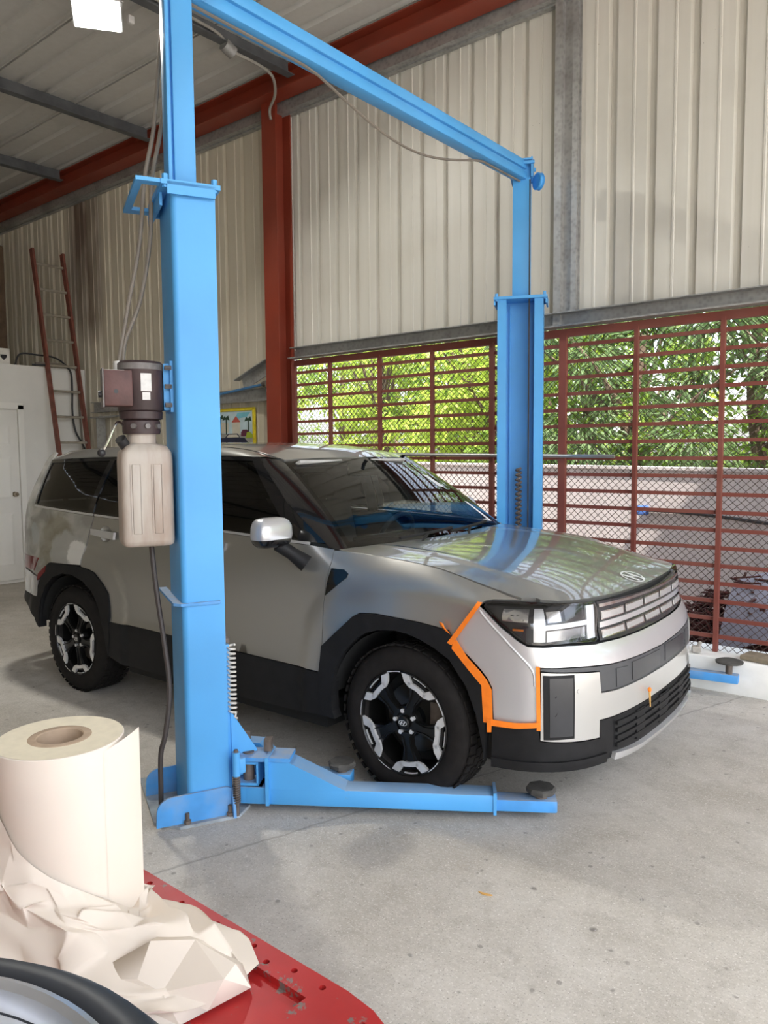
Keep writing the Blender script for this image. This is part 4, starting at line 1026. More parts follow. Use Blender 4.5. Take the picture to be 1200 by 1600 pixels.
# black frit edge of the screen
panel('screen_border', sq(-1, 1, 0, 1), WS, 'gloss_black', car, off=-.004, th=0, res=.07, holes=[[(-.955, .10), (.955, .10), (.95, .93), (-.95, .93)]])
panel('sensor_housing', [(-.13, .80), (.13, .80), (.17, .94), (-.17, .94)], WS, 'gloss_black', car, off=-.006, th=.03, res=.07)
def ruled(name, A, B, mat, bulge=.0, n=8, parent=None, ctr=None):
    m = MB(); K = len(A)
    for a, b in zip(A, B):
        a, b = Vector(a), Vector(b)
        for j in range(n+1):
            t = j/n; p = a.lerp(b, t)
            if bulge: p = p+(p-Vector((p.x, 0, p.z-.25))).normalized()*bulge*4*t*(1-t)
            m.v.append(tuple(p))
    for i in range(K-1):
        for j in range(n): o = i*(n+1)+j; m.f.append((o, o+1, o+n+2, o+n+1))
    return m.build(name, mat, parent or car, smooth=60)
for sd in (1, -1):
    fl_ = lambda p: (p[0], p[1]*sd, p[2])
    xs_ = [-1.15-.1*i for i in range(25)]
    lowc = [fl_(S(ux(max(x, -3.53)), wtop(max(x, -3.53))+.007)) for x in xs_]
    upc = [fl_((max(x, -3.5), -min(.622, .585+.25*max(0, -1.12-x)) if x > -3.2 else -(.622-.25*max(0, -3.2-x)), roofz(max(x, -3.5), .605)-.004)) for x in xs_]
    ruled('cant_rail', lowc, upc, 'silver_paint', .012)
    ruled('roof_channel', upc, [(p[0], p[1]*.965, p[2]-.012) for p in upc], 'gloss_black', 0, 2)
    wf = [fl_(S(ux(-.50-.66*t), 1.165+.455*t)) for t in [i/12 for i in range(13)]]
    we = [fl_(WS(-1.0, t)) for t in [i/12 for i in range(13)]]
    ruled('front_pillar', wf, we, 'gloss_black', .012)
    # mirror
    mr = thing('door_mirror', None, None); mr.parent = car; mr.location = (-.70, -1.075*sd, 1.235)
    if sd < 0: mr.scale = (1, -1, 1); mr.location = (-.86, 1.0, 1.235); mr.rotation_euler = (0, 0, R(62))
    secs = []
    def lens_sec(z, wx, wy, cx=0, cy=0): return [(cx+wx*math.copysign(abs(math.cos(t))**.55, math.cos(t)), cy+wy*math.copysign(abs(math.sin(t))**.55, math.sin(t))) for t in [2*PI*i/24 for i in range(24)]]
    m = MB(); loft(m, [(lens_sec(0, .058, .112), -.018), (lens_sec(0, .062, .116), .0), (lens_sec(0, .060, .112), .045), (lens_sec(0, .052, .10, -.004), .070), (lens_sec(0, .038, .08, -.008), .084), (lens_sec(0, .015, .04, -.01), .090)]); m.build('mirror_cap', 'bumper_silver', mr, smooth=60)
    m = MB(); loft(m, [(lens_sec(0, .040, .085), -.058), (lens_sec(0, .054, .105), -.040), (lens_sec(0, .060, .114), -.018)]); m.build('mirror_base', 'gloss_black', mr, smooth=60)
    m = MB(); m.tube([(0, .04, -.05), (.04, .10, -.10), (.10, .145, -.155)], .03, 10, rs=[.035, .034, .045]); m.build('mirror_arm', 'clad_black', mr, smooth=60)
# cowl, wipers
m = MB()
for i in range(21):
    s_ = -1+i*.1; m.v += [(-.37-.15*s_*s_, .80*s_, hoodz(-.37-.15*s_*s_, .80*s_)-.015), WS(s_, .02)]
m.f = [(2*i, 2*i+1, 2*i+3, 2*i+2) for i in range(20)]; m.build('cowl_cover', 'clad_black', car)
for s0, s1 in ((-.55, .10), (.05, .72)):
    pts = [Vector(WS(s0+(s1-s0)*i/10, .055+.03*i/10))+Vector((.015, 0, .02)) for i in range(11)]
    w_ = MB().tube(pts, .009, 6).build('wiper', 'matte_black', car)
    MB().tube([pts[5], pts[3]+Vector((.04, 0, -.02)), Vector(WS(s0+.1, .0))+Vector((.06, 0, .0))], .008, 6).build('wiper_arm', 'matte_black', w_)
# emblem on the hood: slanted H in an oval ring
def emblem(parent, fn, sx, sy, mat='emblem_silver', t=.1):
    m = MB(); n = 32; v = []
    def quadstrip(outer, inner):
        o = len(m.v)
        for a, b in zip(outer, inner): m.v += [fn(*a), fn(*b)]
        for i in range(len(outer)-1): m.f.append((o+2*i, o+2*i+2, o+2*i+3, o+2*i+1))
    an = [2*PI*i/n for i in range(n+1)]
    quadstrip([(sx*math.cos(a), sy*math.sin(a)) for a in an], [(sx*.86*math.cos(a), sy*.84*math.sin(a)) for a in an])
    for c in (-.36, .36):
        quadstrip([((c-.14)*sx-.20*sx*k, sy*.72*k) if False else ((c-.14)*sx+.22*sx*k, sy*.72*k) for k in (-1, -.5, 0, .5, 1)], [((c+.12)*sx+.22*sx*k, sy*.72*k) for k in (-1, -.5, 0, .5, 1)])
    quadstrip([(-.40*sx, -.02*sy), (0, .05*sy), (.40*sx, .22*sy)], [(-.40*sx, -.22*sy), (0, -.10*sy), (.40*sx, .02*sy)])
    return m.build('emblem', mat, parent, smooth=60)
emblem(hood, lambda a, b: (.755+b*.9, a, hoodz(.755+b*.9, a)+.004), .085, .062)
# ---- wheels
def wheel(x, y, sd):
    w_ = thing('road_wheel', None, None); w_.parent = car; w_.location = (x, y, .37)
    if sd < 0: w_.rotation_euler = (0, 0, PI)
    # local: outer face towards -y at y=0
    T = .235
    prof = [(.245, .012), (.262, .002), (.30, -.004), (.335, .004), (.352, .018), (.362, .035), (.369, .06), (.370, T/2), (.369, T-.06), (.362, T-.035), (.34, T-.01), (.30, T), (.25, T-.01), (.235, T-.03), (.235, .03)]
    MB().lathe(prof, 'Y', 64, closed=True).build('tyre', 'tyre_rubber', w_, smooth=50)
    m = MB(); nb = 46
    for i in range(nb):
        a = 2*PI*i/nb
        for y0, y1, da in ((.020, .062, 0), (.075, .112, .5), (.124, .16, .2), (.172, .215, .6)):
            a0 = a+da*2*PI/nb; M = Matrix.Rotation(a0, 3, 'Y'); c = M @ Vector((.370, (y0+y1)/2, 0)); m.box(c, (.008, y1-y0, .034), m=M)
    m.build('tread', 'tyre_rubber', w_, smooth=None)
    ring = [(.252, .018), (.252, .004), (.247, .000), (.243, .004), (.240, .02), (.225, .10), (.222, .16), (.24, .19), (.246, .19)]
    MB().lathe(ring, 'Y', 64).build('rim', 'rim_black', w_, smooth=50)
    def pl(r, a, y): return (r*math.cos(a), y, r*math.sin(a))
    m = MB()
    def polar_plate(m, pts, y0, y1):
        n = len(pts); o = len(m.v); m.v += [pl(r, a, y0) for r, a in pts]+[pl(r, a, y1) for r, a in pts]
        m.f += [tuple(o+i for i in range(n)), tuple(o+2*n-1-i for i in range(n))]+[(o+i, o+n+i, o+n+(i+1) % n, o+(i+1) % n) for i in range(n)]
    for k in range(5):
        c = R(-79+72*k)
        # black spoke, twin ribs
        sp = MB(); polar_plate(sp, [(.055, c-R(28)), (.12, c-R(11)), (.205, c-R(15)), (.236, c-R(21)), (.236, c+R(21)), (.205, c+R(15)), (.12, c+R(11)), (.055, c+R(28))], .020, .05)
        s0 = sp.build('spoke', 'rim_black', w_, smooth=30)
        for e in (-1, 1):
            q_ = MB(); polar_plate(q_, [(.07, c+e*R(20)), (.12, c+e*R(8.5)), (.19, c+e*R(9.5)), (.19, c+e*R(7.5)), (.12, c+e*R(6)), (.07, c+e*R(15))], .012, .03); q_.build('spoke_rib', 'rim_black', w_, smooth=30)
        q_ = MB()
        polar_plate(q_, [(.186, c-R(14.5)), (.186, c), (.186, c+R(14.5)), (.210, c+R(16)), (.207, c+R(6)), (.206, c), (.207, c-R(6)), (.210, c-R(16))], .006, .02)
        for e in (-1, 1): polar_plate(q_, [(.186, c+e*R(14.5)), (.205, c+e*R(10.5)), (.243, c+e*R(16)), (.243, c+e*R(26)), (.205, c+e*R(22))][::e], .006, .02)
        q_.build('spoke_cap', 'rim_silver', w_, smooth=30)
        q_ = MB(); a_ = [c+R(-9+18*i/6) for i in range(7)]; polar_plate(q_, [(.240, t) for t in a_]+[(.235, t) for t in a_[::-1]], .008, .016); q_.build('rim_accent', 'rim_silver', w_)
    # thin machined edge between the caps
        q_ = MB(); a_ = [c+R(27+18*i/6) for i in range(7)]; polar_plate(q_, [(.250, t) for t in a_]+[(.2465, t) for t in a_[::-1]], -.001, .006); q_.build('rim_accent', 'rim_silver', w_)
        lp = pl(.055, c+R(36), .0); MB().cyl((lp[0], .018, lp[2]), (lp[0], .034, lp[2]), .011, n=6).build('lug_nut', 'rim_silver', w_)
    MB().lathe([(0, .010), (.028, .010), (.033, .014), (.034, .03), (.075, .034), (.08, .06), (0, .06)], 'Y', 28).build('hub', 'rim_black', w_)
    em = emblem(w_, lambda a, b: (a, .0088, b), .024, .013)
    if True:
        me = em.data
    MB().lathe([(.06, .115), (.165, .115), (.165, .13), (.06, .13)], 'Y', 40, closed=True).build('brake_disc', 'brake_disc', w_)
    m = MB(); m.bbox((.135, .11, .03), (.07, .05, .15), .012); m.build('brake_caliper', 'rusty_steel', w_)
    MB().lathe([(0, .17), (.23, .17), (.23, .175), (0, .175)], 'Y', 32).build('wheel_back', 'matte_black', w_)
    return w_
for x in (0, -2.815):
    for sd in (1, -1): wheel(x, -.932*sd, sd)
# ---- chassis and cabin
m = MB(); m.box((-1.30, 0, .28), (3.7, 1.28, .14)); m.box((-1.41, 0, .28), (1.75, 1.72, .13)); m.box((-3.45, 0, .57), (.6, 1.4, .16)); m.box((.62, 0, .40), (.16, 1.5, .2)); m.box((.2, 0, .62), (.95, 1.2, .55)); m.box((-3.2, 0, .62), (1.0, 1.25, .5)); m.build('underbody', 'matte_black', car)
for x in (0, -2.815):
    for sd in (1, -1):
        m = MB(); n = 16; r_ = .435
        for i in range(n+1):
            a = R(8+164*i/n); m.v += [(x+r_*math.cos(a), -.93*sd, .38+r_*math.sin(a)), (x+r_*math.cos(a), -.64*sd, .38+r_*math.sin(a))]
        m.f = [(2*i, 2*i+1, 2*i+3, 2*i+2) for i in range(n)]; m.build('wheel_liner', 'matte_black', car)
for sd in (1, -1):
    P_('door_lining', X_([(-.45, .56), (-3.3, .95), (-3.3, 1.26), (-2.2, 1.23), (-.50, 1.165)]) if False else X_([(-.50, .58), (-2.33, .60), (-2.33, .80), (-2.6, .95), (-3.3, .98), (-3.3, 1.25), (-2.2, 1.225), (-1.2, 1.195), (-.55, 1.165)]), 'dash_plastic', off=-.07, th=0, gap=0, res=.12, side=sd)
m = MB(); m.bbox((-1.0, 0, .42), (1.3, 1.5, .04), .01); m.bbox((-2.3, 0, .45), (2.0, 1.5, .04), .01); m.build('cabin_floor', 'matte_black', car)
m = MB(); prof = [(-.42, 1.06), (-.50, 1.095), (-.70, 1.085), (-.88, 1.06), (-.93, 1.00), (-.88, .80), (-.80, .5), (-.42, .5)]
m.prism(prof, -.74, .74, lambda x, z, h: (x, h, z)); dash = m.build('dashboard', 'dash_plastic', car, smooth=30)
MB().bbox((-.90, .12, 1.075), (.03, .62, .11), .01).build('dash_screen', 'gloss_black', dash)
stw = thing('steering_wheel', None, None); stw.parent = car; stw.location = (-1.02, .38, 1.06); stw.rotation_euler = (0, R(-68), 0)
m = MB(); m.tube([(.185*math.cos(2*PI*i/28), .185*math.sin(2*PI*i/28), 0) for i in range(28)], .016, 8, closed=True); m.build('steering_rim', 'dash_plastic', stw)
m = MB(); m.bbox((0, 0, -.01), (.12, .15, .05), .015); m.bar((0, -.18, 0), (0, .18, 0), .04, .02); m.bar((-.18, 0, 0), (0, 0, 0), .05, .02); m.build('steering_hub', 'dash_plastic', stw)
def seat(x, y, w=.52, nm='front_seat'):
    s_ = thing(nm, None, None); s_.parent = car; s_.location = (x, y, .45)
    MB().bbox((.05, 0, .16), (.52, w, .20), .06).build('seat_cushion', 'seat_cloth', s_)
    m = MB(); M = Matrix.Rotation(R(-14), 3, 'Y'); m.bbox((-.26, 0, .53), (.16, w, .66), .06, m=M); m.build('seat_back', 'seat_cloth', s_)
    m = MB(); m.bbox((-.37, 0, .95), (.11, w*.55, .19), .045, m=M); hr = m.build('head_rest', 'seat_cloth', s_)
    for e in (-1, 1): MB().cyl((-.33, e*.06, .80), (-.36, e*.06, .90), .008, n=8).build('head_rest_post', 'chrome', s_)
seat(-1.35, -.38); seat(-1.35, .38); seat(-2.25, -.40, .50, 'rear_seat'); seat(-2.25, .40, .50, 'rear_seat'); seat(-2.25, 0, .30, 'rear_seat')
m = MB(); m.bbox((-1.0, 0, 1.53), (.03, .24, .065), .02); m.cyl((-.99, 0, 1.55), (-.95, 0, 1.60), .012, n=8); m.build('cabin_mirror', 'gloss_black', car)
panel('headlining', [(x+.02, -y*.93) for x, y in rh]+[(x+.02, y*.93) for x, y in rh[::-1]], lambda x, y: (x, y, roofz(x, y)-.05), 'headliner', car, th=0, res=.12)
for e in (-1, 1): MB().bbox((-1.10, e*.33, 1.565), (.16, .38, .02), .008, m=Matrix.Rotation(R(-24), 3, 'Y')).build('sun_visor', 'headliner', car)
m = MB()
for sd in (1, -1):
    pa = [Vector(S(ux(-1.58), z)) for z in (1.2, 1.35, 1.5, 1.62)]; m2 = MB().tube([(p.x, (p.y+.05)*sd, p.z) for p in pa], .04, 8); m2.build('centre_pillar', 'headliner', car)
# stickers on the screen
plain('sticker_white', rgb(228, 232, 236), .5)
panel('screen_sticker', [(.80, .56), (.90, .54), (.90, .72), (.82, .74)], WS, 'sticker_white', car, off=.0015, th=0, res=.05)
panel('screen_sticker', [(.90, .10), (.945, .09), (.945, .34), (.905, .35)], WS, 'sticker_white', car, off=.0015, th=0, res=.05)
# ---- masking tape stuck on the car and the tow-eye peg
def on_car(o): o.location = CARL; o.rotation_euler = (0, 0, CARR); return o
def tape(poly, label, off=.0045):
    o = panel('masking_tape', poly, S, 'mask_orange', None, off, .002, 0, .03, (), True); on_car(o); tag(o, label, 'tape', 'orange tape around the front corner'); return o
tape([(1.351, .802), (1.334, .819), (1.276, .748), (1.213, .698), (1.179, .665), (1.154, .625), (1.147, .478), (1.191, .478), (1.203, .636), (1.274, .698), (1.357, .776)], 'wide orange masking tape along the front wheel arch edge', .013)
tape([(1.213, .987), (1.234, .990), (1.381, .798), (1.357, .791)], 'narrow orange tape strip slanting from headlight to wheel arch', .0145)
tape([(.964, .745), (.947, .745), (.941, .474), (.958, .474)], 'narrow upright orange tape strip beside the air inlet', .009)
tape([(1.165, .498), (1.05, .500), (.945, .512), (.945, .490), (1.05, .475), (1.165, .470)], 'orange tape strip across the foot of the bumper corner', .0165)
tape([(1.172, .497), (1.150, .500), (1.152, .442), (1.171, .438)], 'short orange tape tab hanging below the arch tape', .018)
m = MB(); pp = [Vector(S(u, z))+Vector((0, -d, 0)) for u, z, d in ((1.372, .832, .006), (1.385, .85, .012), (1.40, .87, .022), (1.404, .888, .026))]
for p in pp: m.v += [tuple(p+Vector((-.012, 0, .004))), tuple(p+Vector((.010, 0, -.004)))]
m.f = [(2*i, 2*i+2, 2*i+3, 2*i+1) for i in range(3)]
cu = m.build('masking_tape', 'mask_orange'); on_car(cu); tag(cu, 'curled orange tape end sticking up from the arch', 'tape', 'orange tape around the front corner')
sd_ = cu.modifiers.new('thick', 'SOLIDIFY'); sd_.thickness = .002
plain('peg_wood', rgb(205, 160, 90), .6)
pg = thing('tow_eye_peg', 'small orange-tipped peg hanging from the lower bumper grille', 'peg', (0, 0, 0))
pa, pb = Vector(S(.233, .530)), Vector(S(.22, .445)); pa.x += .022; pb.x += .022
pg.location = CARL; pg.rotation_euler = (0, 0, CARR)
MB().cyl(pb, pa, .003, .006, 10).build('peg_shaft', 'peg_wood', pg); MB().sphere(pa, .009, 12, 8, (1, 1, 1.3)).build('peg_tip', 'mask_orange', pg)
# ------------------------------------------------------------------ red bench, paper roll, wheels in the foreground
painted_steel('bench_red', rgb(176, 40, 40), rgb(120, 110, 105), .38, .59, 15, .16, (.30, .12, .11))
plain('roll_paper', rgb(220, 209, 196), .75, var=.03, scale=4); plain('roll_end', rgb(222, 212, 188), .8, var=.05, scale=40); plain('card_core', rgb(170, 148, 125), .85, var=.1, scale=30)
BZ = .60
bench = thing('frame_bench', 'red steel work bench with bolt holes and long slots', 'bench', (-1.6, .35, 0))
bx, by = -1.6, .35
outl = [(-3.0, -.45), (-.95, -.45)]+[(-.95+.25*math.sin(R(t)), -.20-.25*math.cos(R(t))) for t in (20, 45, 70, 90)]+[(-.70, .86)]+[(-.985+.285*math.cos(R(t)), .80+.255*math.sin(R(t))) for t in (15, 30, 45, 60, 75, 90)]+[(-3.0, 1.055)]
outl = [(x-bx, y-by) for x, y in outl]
slots = []
for x0, x1, y0, y1 in ((-1.33, -1.035, .952, .990), (-2.2, -1.8, .952, .990), (-1.33, -1.035, .70, .745), (-1.9, -1.55, .30, .36), (-1.33, -1.0, .30, .36)):
    slots.append([(x0-bx, y0-by), (x1-bx, y0-by), (x1-bx, y1-by), (x0-bx, y1-by)])
holes = [[(hx-bx+.0075*math.cos(t*PI/5), hy-by+.0075*math.sin(t*PI/5)) for t in range(10)] for hx, hy in ((-1.62, 1.028), (-1.49, 1.028), (-1.36, 1.03), (-1.235, 1.03), (-1.175, 1.012), (-1.11, 1.03), (-1.03, 1.03), (-.905, 1.005), (-.80, .92))]
top = panel('bench_top', outl, lambda x, y: (x, y, BZ), 'bench_red', bench, th=.03, res=.09, holes=slots+holes)
m = MB(); m.bar((-1.35, .64, BZ-.06), (.60, .64, BZ-.06), .05, .09); m.bar((-1.35, -.72, BZ-.06), (.60, -.72, BZ-.06), .05, .09); m.bar((.62, -.6, BZ-.06), (.62, .5, BZ-.06), .05, .09)
m.build('side_rail', 'bench_red', bench)
MB().box((-.42, -.04, BZ-.10), (1.9, 1.30, .012)).build('bench_tray', 'bench_red', bench, smooth=None)
for lx, ly in ((-1.2, .62), (.55, .50), (-1.2, -.70), (.55, -.62)):
    l_ = MB().bbox((lx, ly, BZ/2-.02), (.08, .08, BZ-.06), .006).build('leg', 'bench_red', bench)
    MB().bbox((lx, ly, .006), (.14, .14, .012), .003).build('foot_plate', 'bench_red', l_)
# roll of masking paper
RC = Vector((-1.567, .79, BZ)); RR, RH = .130, .452
roll = thing('paper_roll', 'upright thick roll of cream masking paper on the red bench', 'paper roll', RC)
m = MB(); m.lathe([(.064, 0), (RR, 0), (RR, RH-.002), (RR-.002, RH), (.064, RH)], 'Z', 64); m.build('wound_paper', 'roll_paper', roll, smooth=40)
m = MB(); m.lathe([(.0635, RH+.0006), (RR-.002, RH+.0006)], 'Z', 64); m.build('roll_end', 'roll_end', roll)
m = MB(); m.lathe([(.046, .002), (.064, .002), (.064, RH+.001), (.062, RH+.002), (.048, RH+.002), (.046, RH), ], 'Z', 48, closed=True); m.build('core_tube', 'card_core', roll, smooth=40)
# loose outer sheet leaving the roll on the right side
m = MB(); n = 14; ca = -26.8
for i in range(n+1):
    t = i/n; a = R(ca+38+44*t); r_ = RR+.0006+.030*t**2.0
    for z in (.0, .11, .22, .33, RH-.01+.015*t): m.v.append((r_*math.cos(a), r_*math.sin(a), z))
for i in range(n):
    for k in range(4): o = i*5+k; m.f.append((o, o+5, o+6, o+1))
sh_ = m.build('loose_sheet', 'roll_paper', roll, smooth=60)
# crumpled paper around the roll
from mathutils import noise as mn
def crumpled(name, label, origin, a0, a1, nu, nv, fn, seed, amp):
    r_ = random.Random(seed); V2 = []
    for j in range(nv+1):
        for i in range(nu+1):
            ju = 0 if i in (0, nu) else r_.uniform(-.36, .36); jv = 0 if j in (0, nv) else r_.uniform(-.36, .36)
            V2.append(((i+ju)/nu, (j+jv)/nv))
    m = MB()
    for u, v in V2:
        p = fn(u, v); q = Vector((u*5.5+seed, v*4.0, seed*.7))
        d = Vector((mn.noise(q*1.3), mn.noise(q*1.3+Vector((9, 3, 1))), mn.noise(q*1.3+Vector((2, 8, 5)))))*amp*1.2
        d += Vector((r_.uniform(-1, 1), r_.uniform(-1, 1), r_.uniform(-1, 1)))*amp*.45
        e = min(1, v*5)*min(1, 1) ; m.v.append(tuple(p+d*e))
    for j in range(nv):
        for i in range(nu):
            o = j*(nu+1)+i
            if r_.random() < .5: m.f += [(o, o+1, o+nu+2), (o, o+nu+2, o+nu+1)]
            else: m.f += [(o, o+1, o+nu+1), (o+1, o+nu+2, o+nu+1)]
    o = m.build(name, 'roll_paper', None, smooth=None); o.location = origin; tag(o, label, 'paper')
    for p in o.data.polygons: p.use_smooth = True
    md = o.modifiers.new('soft', 'SUBSURF'); md.levels = 3; md.render_levels = 3
    cr = o.data.attributes.new('crease_edge', 'FLOAT', 'EDGE')
    for k in range(len(cr.data)): cr.data[k].value = 1.0 if r_.random() < .42 else .12
    return o
Rout = pchip([-170, -110, -60, -30, 0, 22, 40, 60, 90], [.18, .20, .24, .30, .40, .46, .36, .22, .17])
ztop = pchip([-170, -120, -95, -60, -20, 15, 35, 90], [.37, .345, .325, .235, .165, .10, .055, .04])
def fnp(u, v):
    a = -165+245*u; zt = ztop(a); ro = Rout(a)
    r_ = RR+.006+(ro-RR)*v**1.25
    z = zt*(1-v)**1.15+.018+.02*math.sin(v*3.1)
    return Vector((r_*math.cos(R(a)), r_*math.sin(R(a)), z))
crumpled('crumpled_paper', 'crumpled cream masking paper bunched around the foot of the roll', RC, 0, 0, 22, 10, fnp, 3, .034)
# flat torn piece in front, reaching over the slot
TV = {'I': (-1.287, .814, .70), 'A': (-1.241, .886, .685), 'B': (-1.144, .908, .665), 'C': (-1.126, .930, .612), 'D': (-1.143, .840, .609), 'E': (-1.132, .870, .66), 'F': (-1.216, .790, .64), 'G': (-1.284, .740, .625), 'H': (-1.157, .786, .606), 'J': (-1.259, .766, .66),
      'K': (-1.33, .90, .67), 'L': (-1.34, .70, .66), 'M': (-1.24, .70, .608), 'N': (-1.25, .97, .63), 'O': (-1.36, .96, .64), 'P': (-1.19, .965, .615)}
tk = list(TV); m = MB(); m.v = [TV[k] for k in tk]
for f in ('IAF', 'AEF', 'ABE', 'BCE', 'CDE', 'EDF', 'FDH', 'FHG', 'IFJ', 'JFG', 'IKA', 'KNA', 'KON', 'ANP', 'APB', 'BPC', 'LIJ', 'LJG', 'LGM', 'GHM'): m.f.append(tuple(tk.index(c) for c in f))
o = m.build('torn_paper', 'roll_paper', None, smooth=12); tag(o, 'flat torn end of cream masking paper lying beside the bench slot', 'paper')
o.modifiers.new('thick', 'SOLIDIFY').thickness = .001
# wheels stacked in front of the paper
plain('alloy_silver', rgb(205, 208, 214), .3, .8, var=.04); plain('sidewall_blue_black', (.018, .022, .030), .5, var=.2, scale=15)
def flat_wheel(loc, label, R_=.372):
    w_ = thing('spare_tyre', label, 'tyre', loc, R(13), 'spare wheels stacked on the red bench'); T = .248
    prof = [(.285, .018), (.30, .004), (.32, .0), (.345, .012), (R_, .04), (R_, T-.04), (.352, T-.014), (.335, T), (.318, T+.002), (.303, T-.006), (.285, T-.02)]
    MB().lathe(prof, 'Z', 72, closed=True).build('tyre', 'sidewall_blue_black', w_, smooth=40)
    m = MB(); nb = 52
    for i in range(nb):
        for z, dz in ((.055, .03), (.1, .028), (.142, .03), (.180, .02)):
            a = 2*PI*(i+(.5 if z in (.1, .18) else 0))/nb; M = Matrix.Rotation(a, 3, 'Z'); m.box(M @ Vector((R_, 0, z)), (.008, .03, dz), m=M)
    m.build('tread', 'sidewall_blue_black', w_, smooth=None)
    MB().lathe([(.300, T-.004), (.304, T+.004), (.297, T+.007), (.290, T+.002), (.286, T-.02), (.262, T-.045), (.25, T-.12), (.255, .03), (.29, .02)], 'Z', 72).build('rim', 'alloy_silver', w_, smooth=40)
    for k in range(7):
        a = R(k*360/7+8); sp = MB(); d = Vector((math.cos(a), math.sin(a), 0)); s_ = Vector((-d.y, d.x, 0)); q = []
        for r_, w2, z in ((.05, .03, T-.05), (.15, .028, T-.035), (.268, .04, T-.035)):
            q += [d*r_+s_*w2+Vector((0, 0, z)), d*r_-s_*w2+Vector((0, 0, z)), d*r_-s_*w2*.8+Vector((0, 0, z-.03)), d*r_+s_*w2*.8+Vector((0, 0, z-.03))]
        sp.add(q, [(0, 1, 2, 3), (11, 10, 9, 8)]+[(i+j, i+(j+1) % 4, i+4+(j+1) % 4, i+4+j) for i in (0, 4) for j in range(4)]); sp.build('spoke', 'alloy_silver', w_)
    MB().lathe([(0, T-.035), (.03, T-.035), (.075, T-.045), (.08, T-.08), (0, T-.08)], 'Z', 28).build('hub', 'alloy_silver', w_)
    return w_
flat_wheel((-.668, .054, BZ+.004+.258), 'silver alloy wheel with black tyre lying on top of another wheel')
flat_wheel((-.68, .06, BZ+.0015), 'silver alloy wheel under another wheel on the red bench')

# ------------------------------------------------------------------ things along the walls and roof
plain('ladder_red', rgb(118, 68, 56), .7, var=.3, scale=12); plain('ladder_rung', rgb(160, 152, 138), .5, .3, var=.2)
lad = thing('ladder', 'worn red wooden extension ladder leaning on the white office', 'ladder', (-9.37, 5.03, 0))
sl = Vector((-.82, 0, 4.33)); nl = sl.normalized()
for yy in (0, .415):
    m = MB(); m.bar((0, yy, 0), (sl.x, yy, sl.z), .032, .075, up=(1, 0, .19)); m.build('rail', 'ladder_red', lad)
for i in range(13):
    p = sl*((.12+i*.335)/4.33)
    if p.z < sl.z: MB().cyl((p.x, .0, p.z), (p.x, .415, p.z), .017, n=10).build('rung', 'ladder_rung', lad)
# cables hung over the office edge behind the ladder
pts = [(-9.97, 4.86, 2.80), (-9.93, 5.0, 2.80), (-9.92, 5.25, 2.80), (-9.93, 5.36, 2.74), (-9.94, 5.38, 2.5), (-9.94, 5.37, 2.2), (-9.93, 5.40, 1.95), (-9.92, 5.50, 1.75), (-9.9, 5.56, 1.5), (-9.9, 5.57, .6), (-9.9, 5.57, .02)]
tag(MB().tube(catmull(pts, 5), .013, 7).build('hanging_cable', 'black_rubber'), 'black cable hanging down the white office wall behind the ladder', 'cable')
pts = [(-9.95, 4.9, 2.815), (-9.93, 5.15, 2.83), (-9.93, 5.35, 2.80), (-9.93, 5.46, 2.72), (-9.94, 5.47, 2.3), (-9.94, 5.49, 1.9), (-9.9, 5.52, 1.0), (-9.9, 5.53, .02)]
tag(MB().tube(catmull(pts, 5), .014, 7).build('hanging_cable', 'cable_grey'), 'grey cable hanging down the white office wall behind the ladder', 'cable')
# picture in a yellow frame: a painted street with palms, houses and cars
pic = thing('picture', 'street scene painting in yellow carved frame on the ribbed wall', 'picture', (-6.88, 5.625, 1.93))
plain('frame_yellow', rgb(222, 200, 40), .6, var=.15, scale=40, bump=.5)
for nm, c, d in (('a', (0, 0, .195), (.70, .03, .036)), ('b', (0, 0, -.195), (.70, .03, .036)), ('c', (.335, 0, 0), (.036, .03, .42)), ('d', (-.335, 0, 0), (.036, .03, .42))):
    MB().bbox(c, d, .008).build('frame_side', 'frame_yellow', pic)
plain('pic_sky', rgb(190, 210, 215), .7); plain('pic_blue', rgb(120, 190, 205), .7); plain('pic_green', rgb(40, 66, 48), .8); plain('pic_cream', rgb(206, 200, 184), .8); plain('pic_red', rgb(190, 90, 78), .8)
plain('pic_navy', rgb(34, 36, 62), .6); plain('pic_wine', rgb(100, 44, 66), .7); plain('pic_lime', rgb(160, 180, 50), .7); plain('pic_teal', rgb(60, 120, 140), .7); plain('pic_road', rgb(160, 158, 150), .8)
def flat(nm, poly, mat, d): MB().prism(poly, -d, -d+.003, lambda x, z, h: (x, h, z)).build(nm, mat, pic, smooth=None)
flat('canvas', [(-.32, -.18), (.32, -.18), (.32, .18), (-.32, .18)], 'pic_sky', .004)
flat('painted_road', [(-.32, -.18), (.32, -.18), (.32, -.09), (-.32, -.06)], 'pic_road', .005)
flat('painted_cloud', [(.02, .09), (.22, .11), (.28, .16), (.06, .16)], 'pic_blue', .005)
flat('painted_house', [(-.03, -.08), (.10, -.08), (.10, .06), (.035, .12), (-.03, .06)], 'pic_cream', .006)
flat('painted_roof', [(-.04, .055), (.11, .055), (.035, .125)], 'pic_red', .0075); flat('painted_house', [(-.32, -.06), (-.10, -.06), (-.10, .05), (-.32, .07)], 'pic_cream', .0055)
for cx, cz in ((-.14, .08), (-.24, .09), (.24, .06)):
    flat('painted_palm', [(cx-.06, cz), (cx-.03, cz+.05), (cx, cz+.03), (cx+.04, cz+.055), (cx+.06, cz), (cx+.012, cz+.012), (cx+.012, -.08), (cx-.004, -.08), (cx-.004, cz+.01)], 'pic_green', .008)
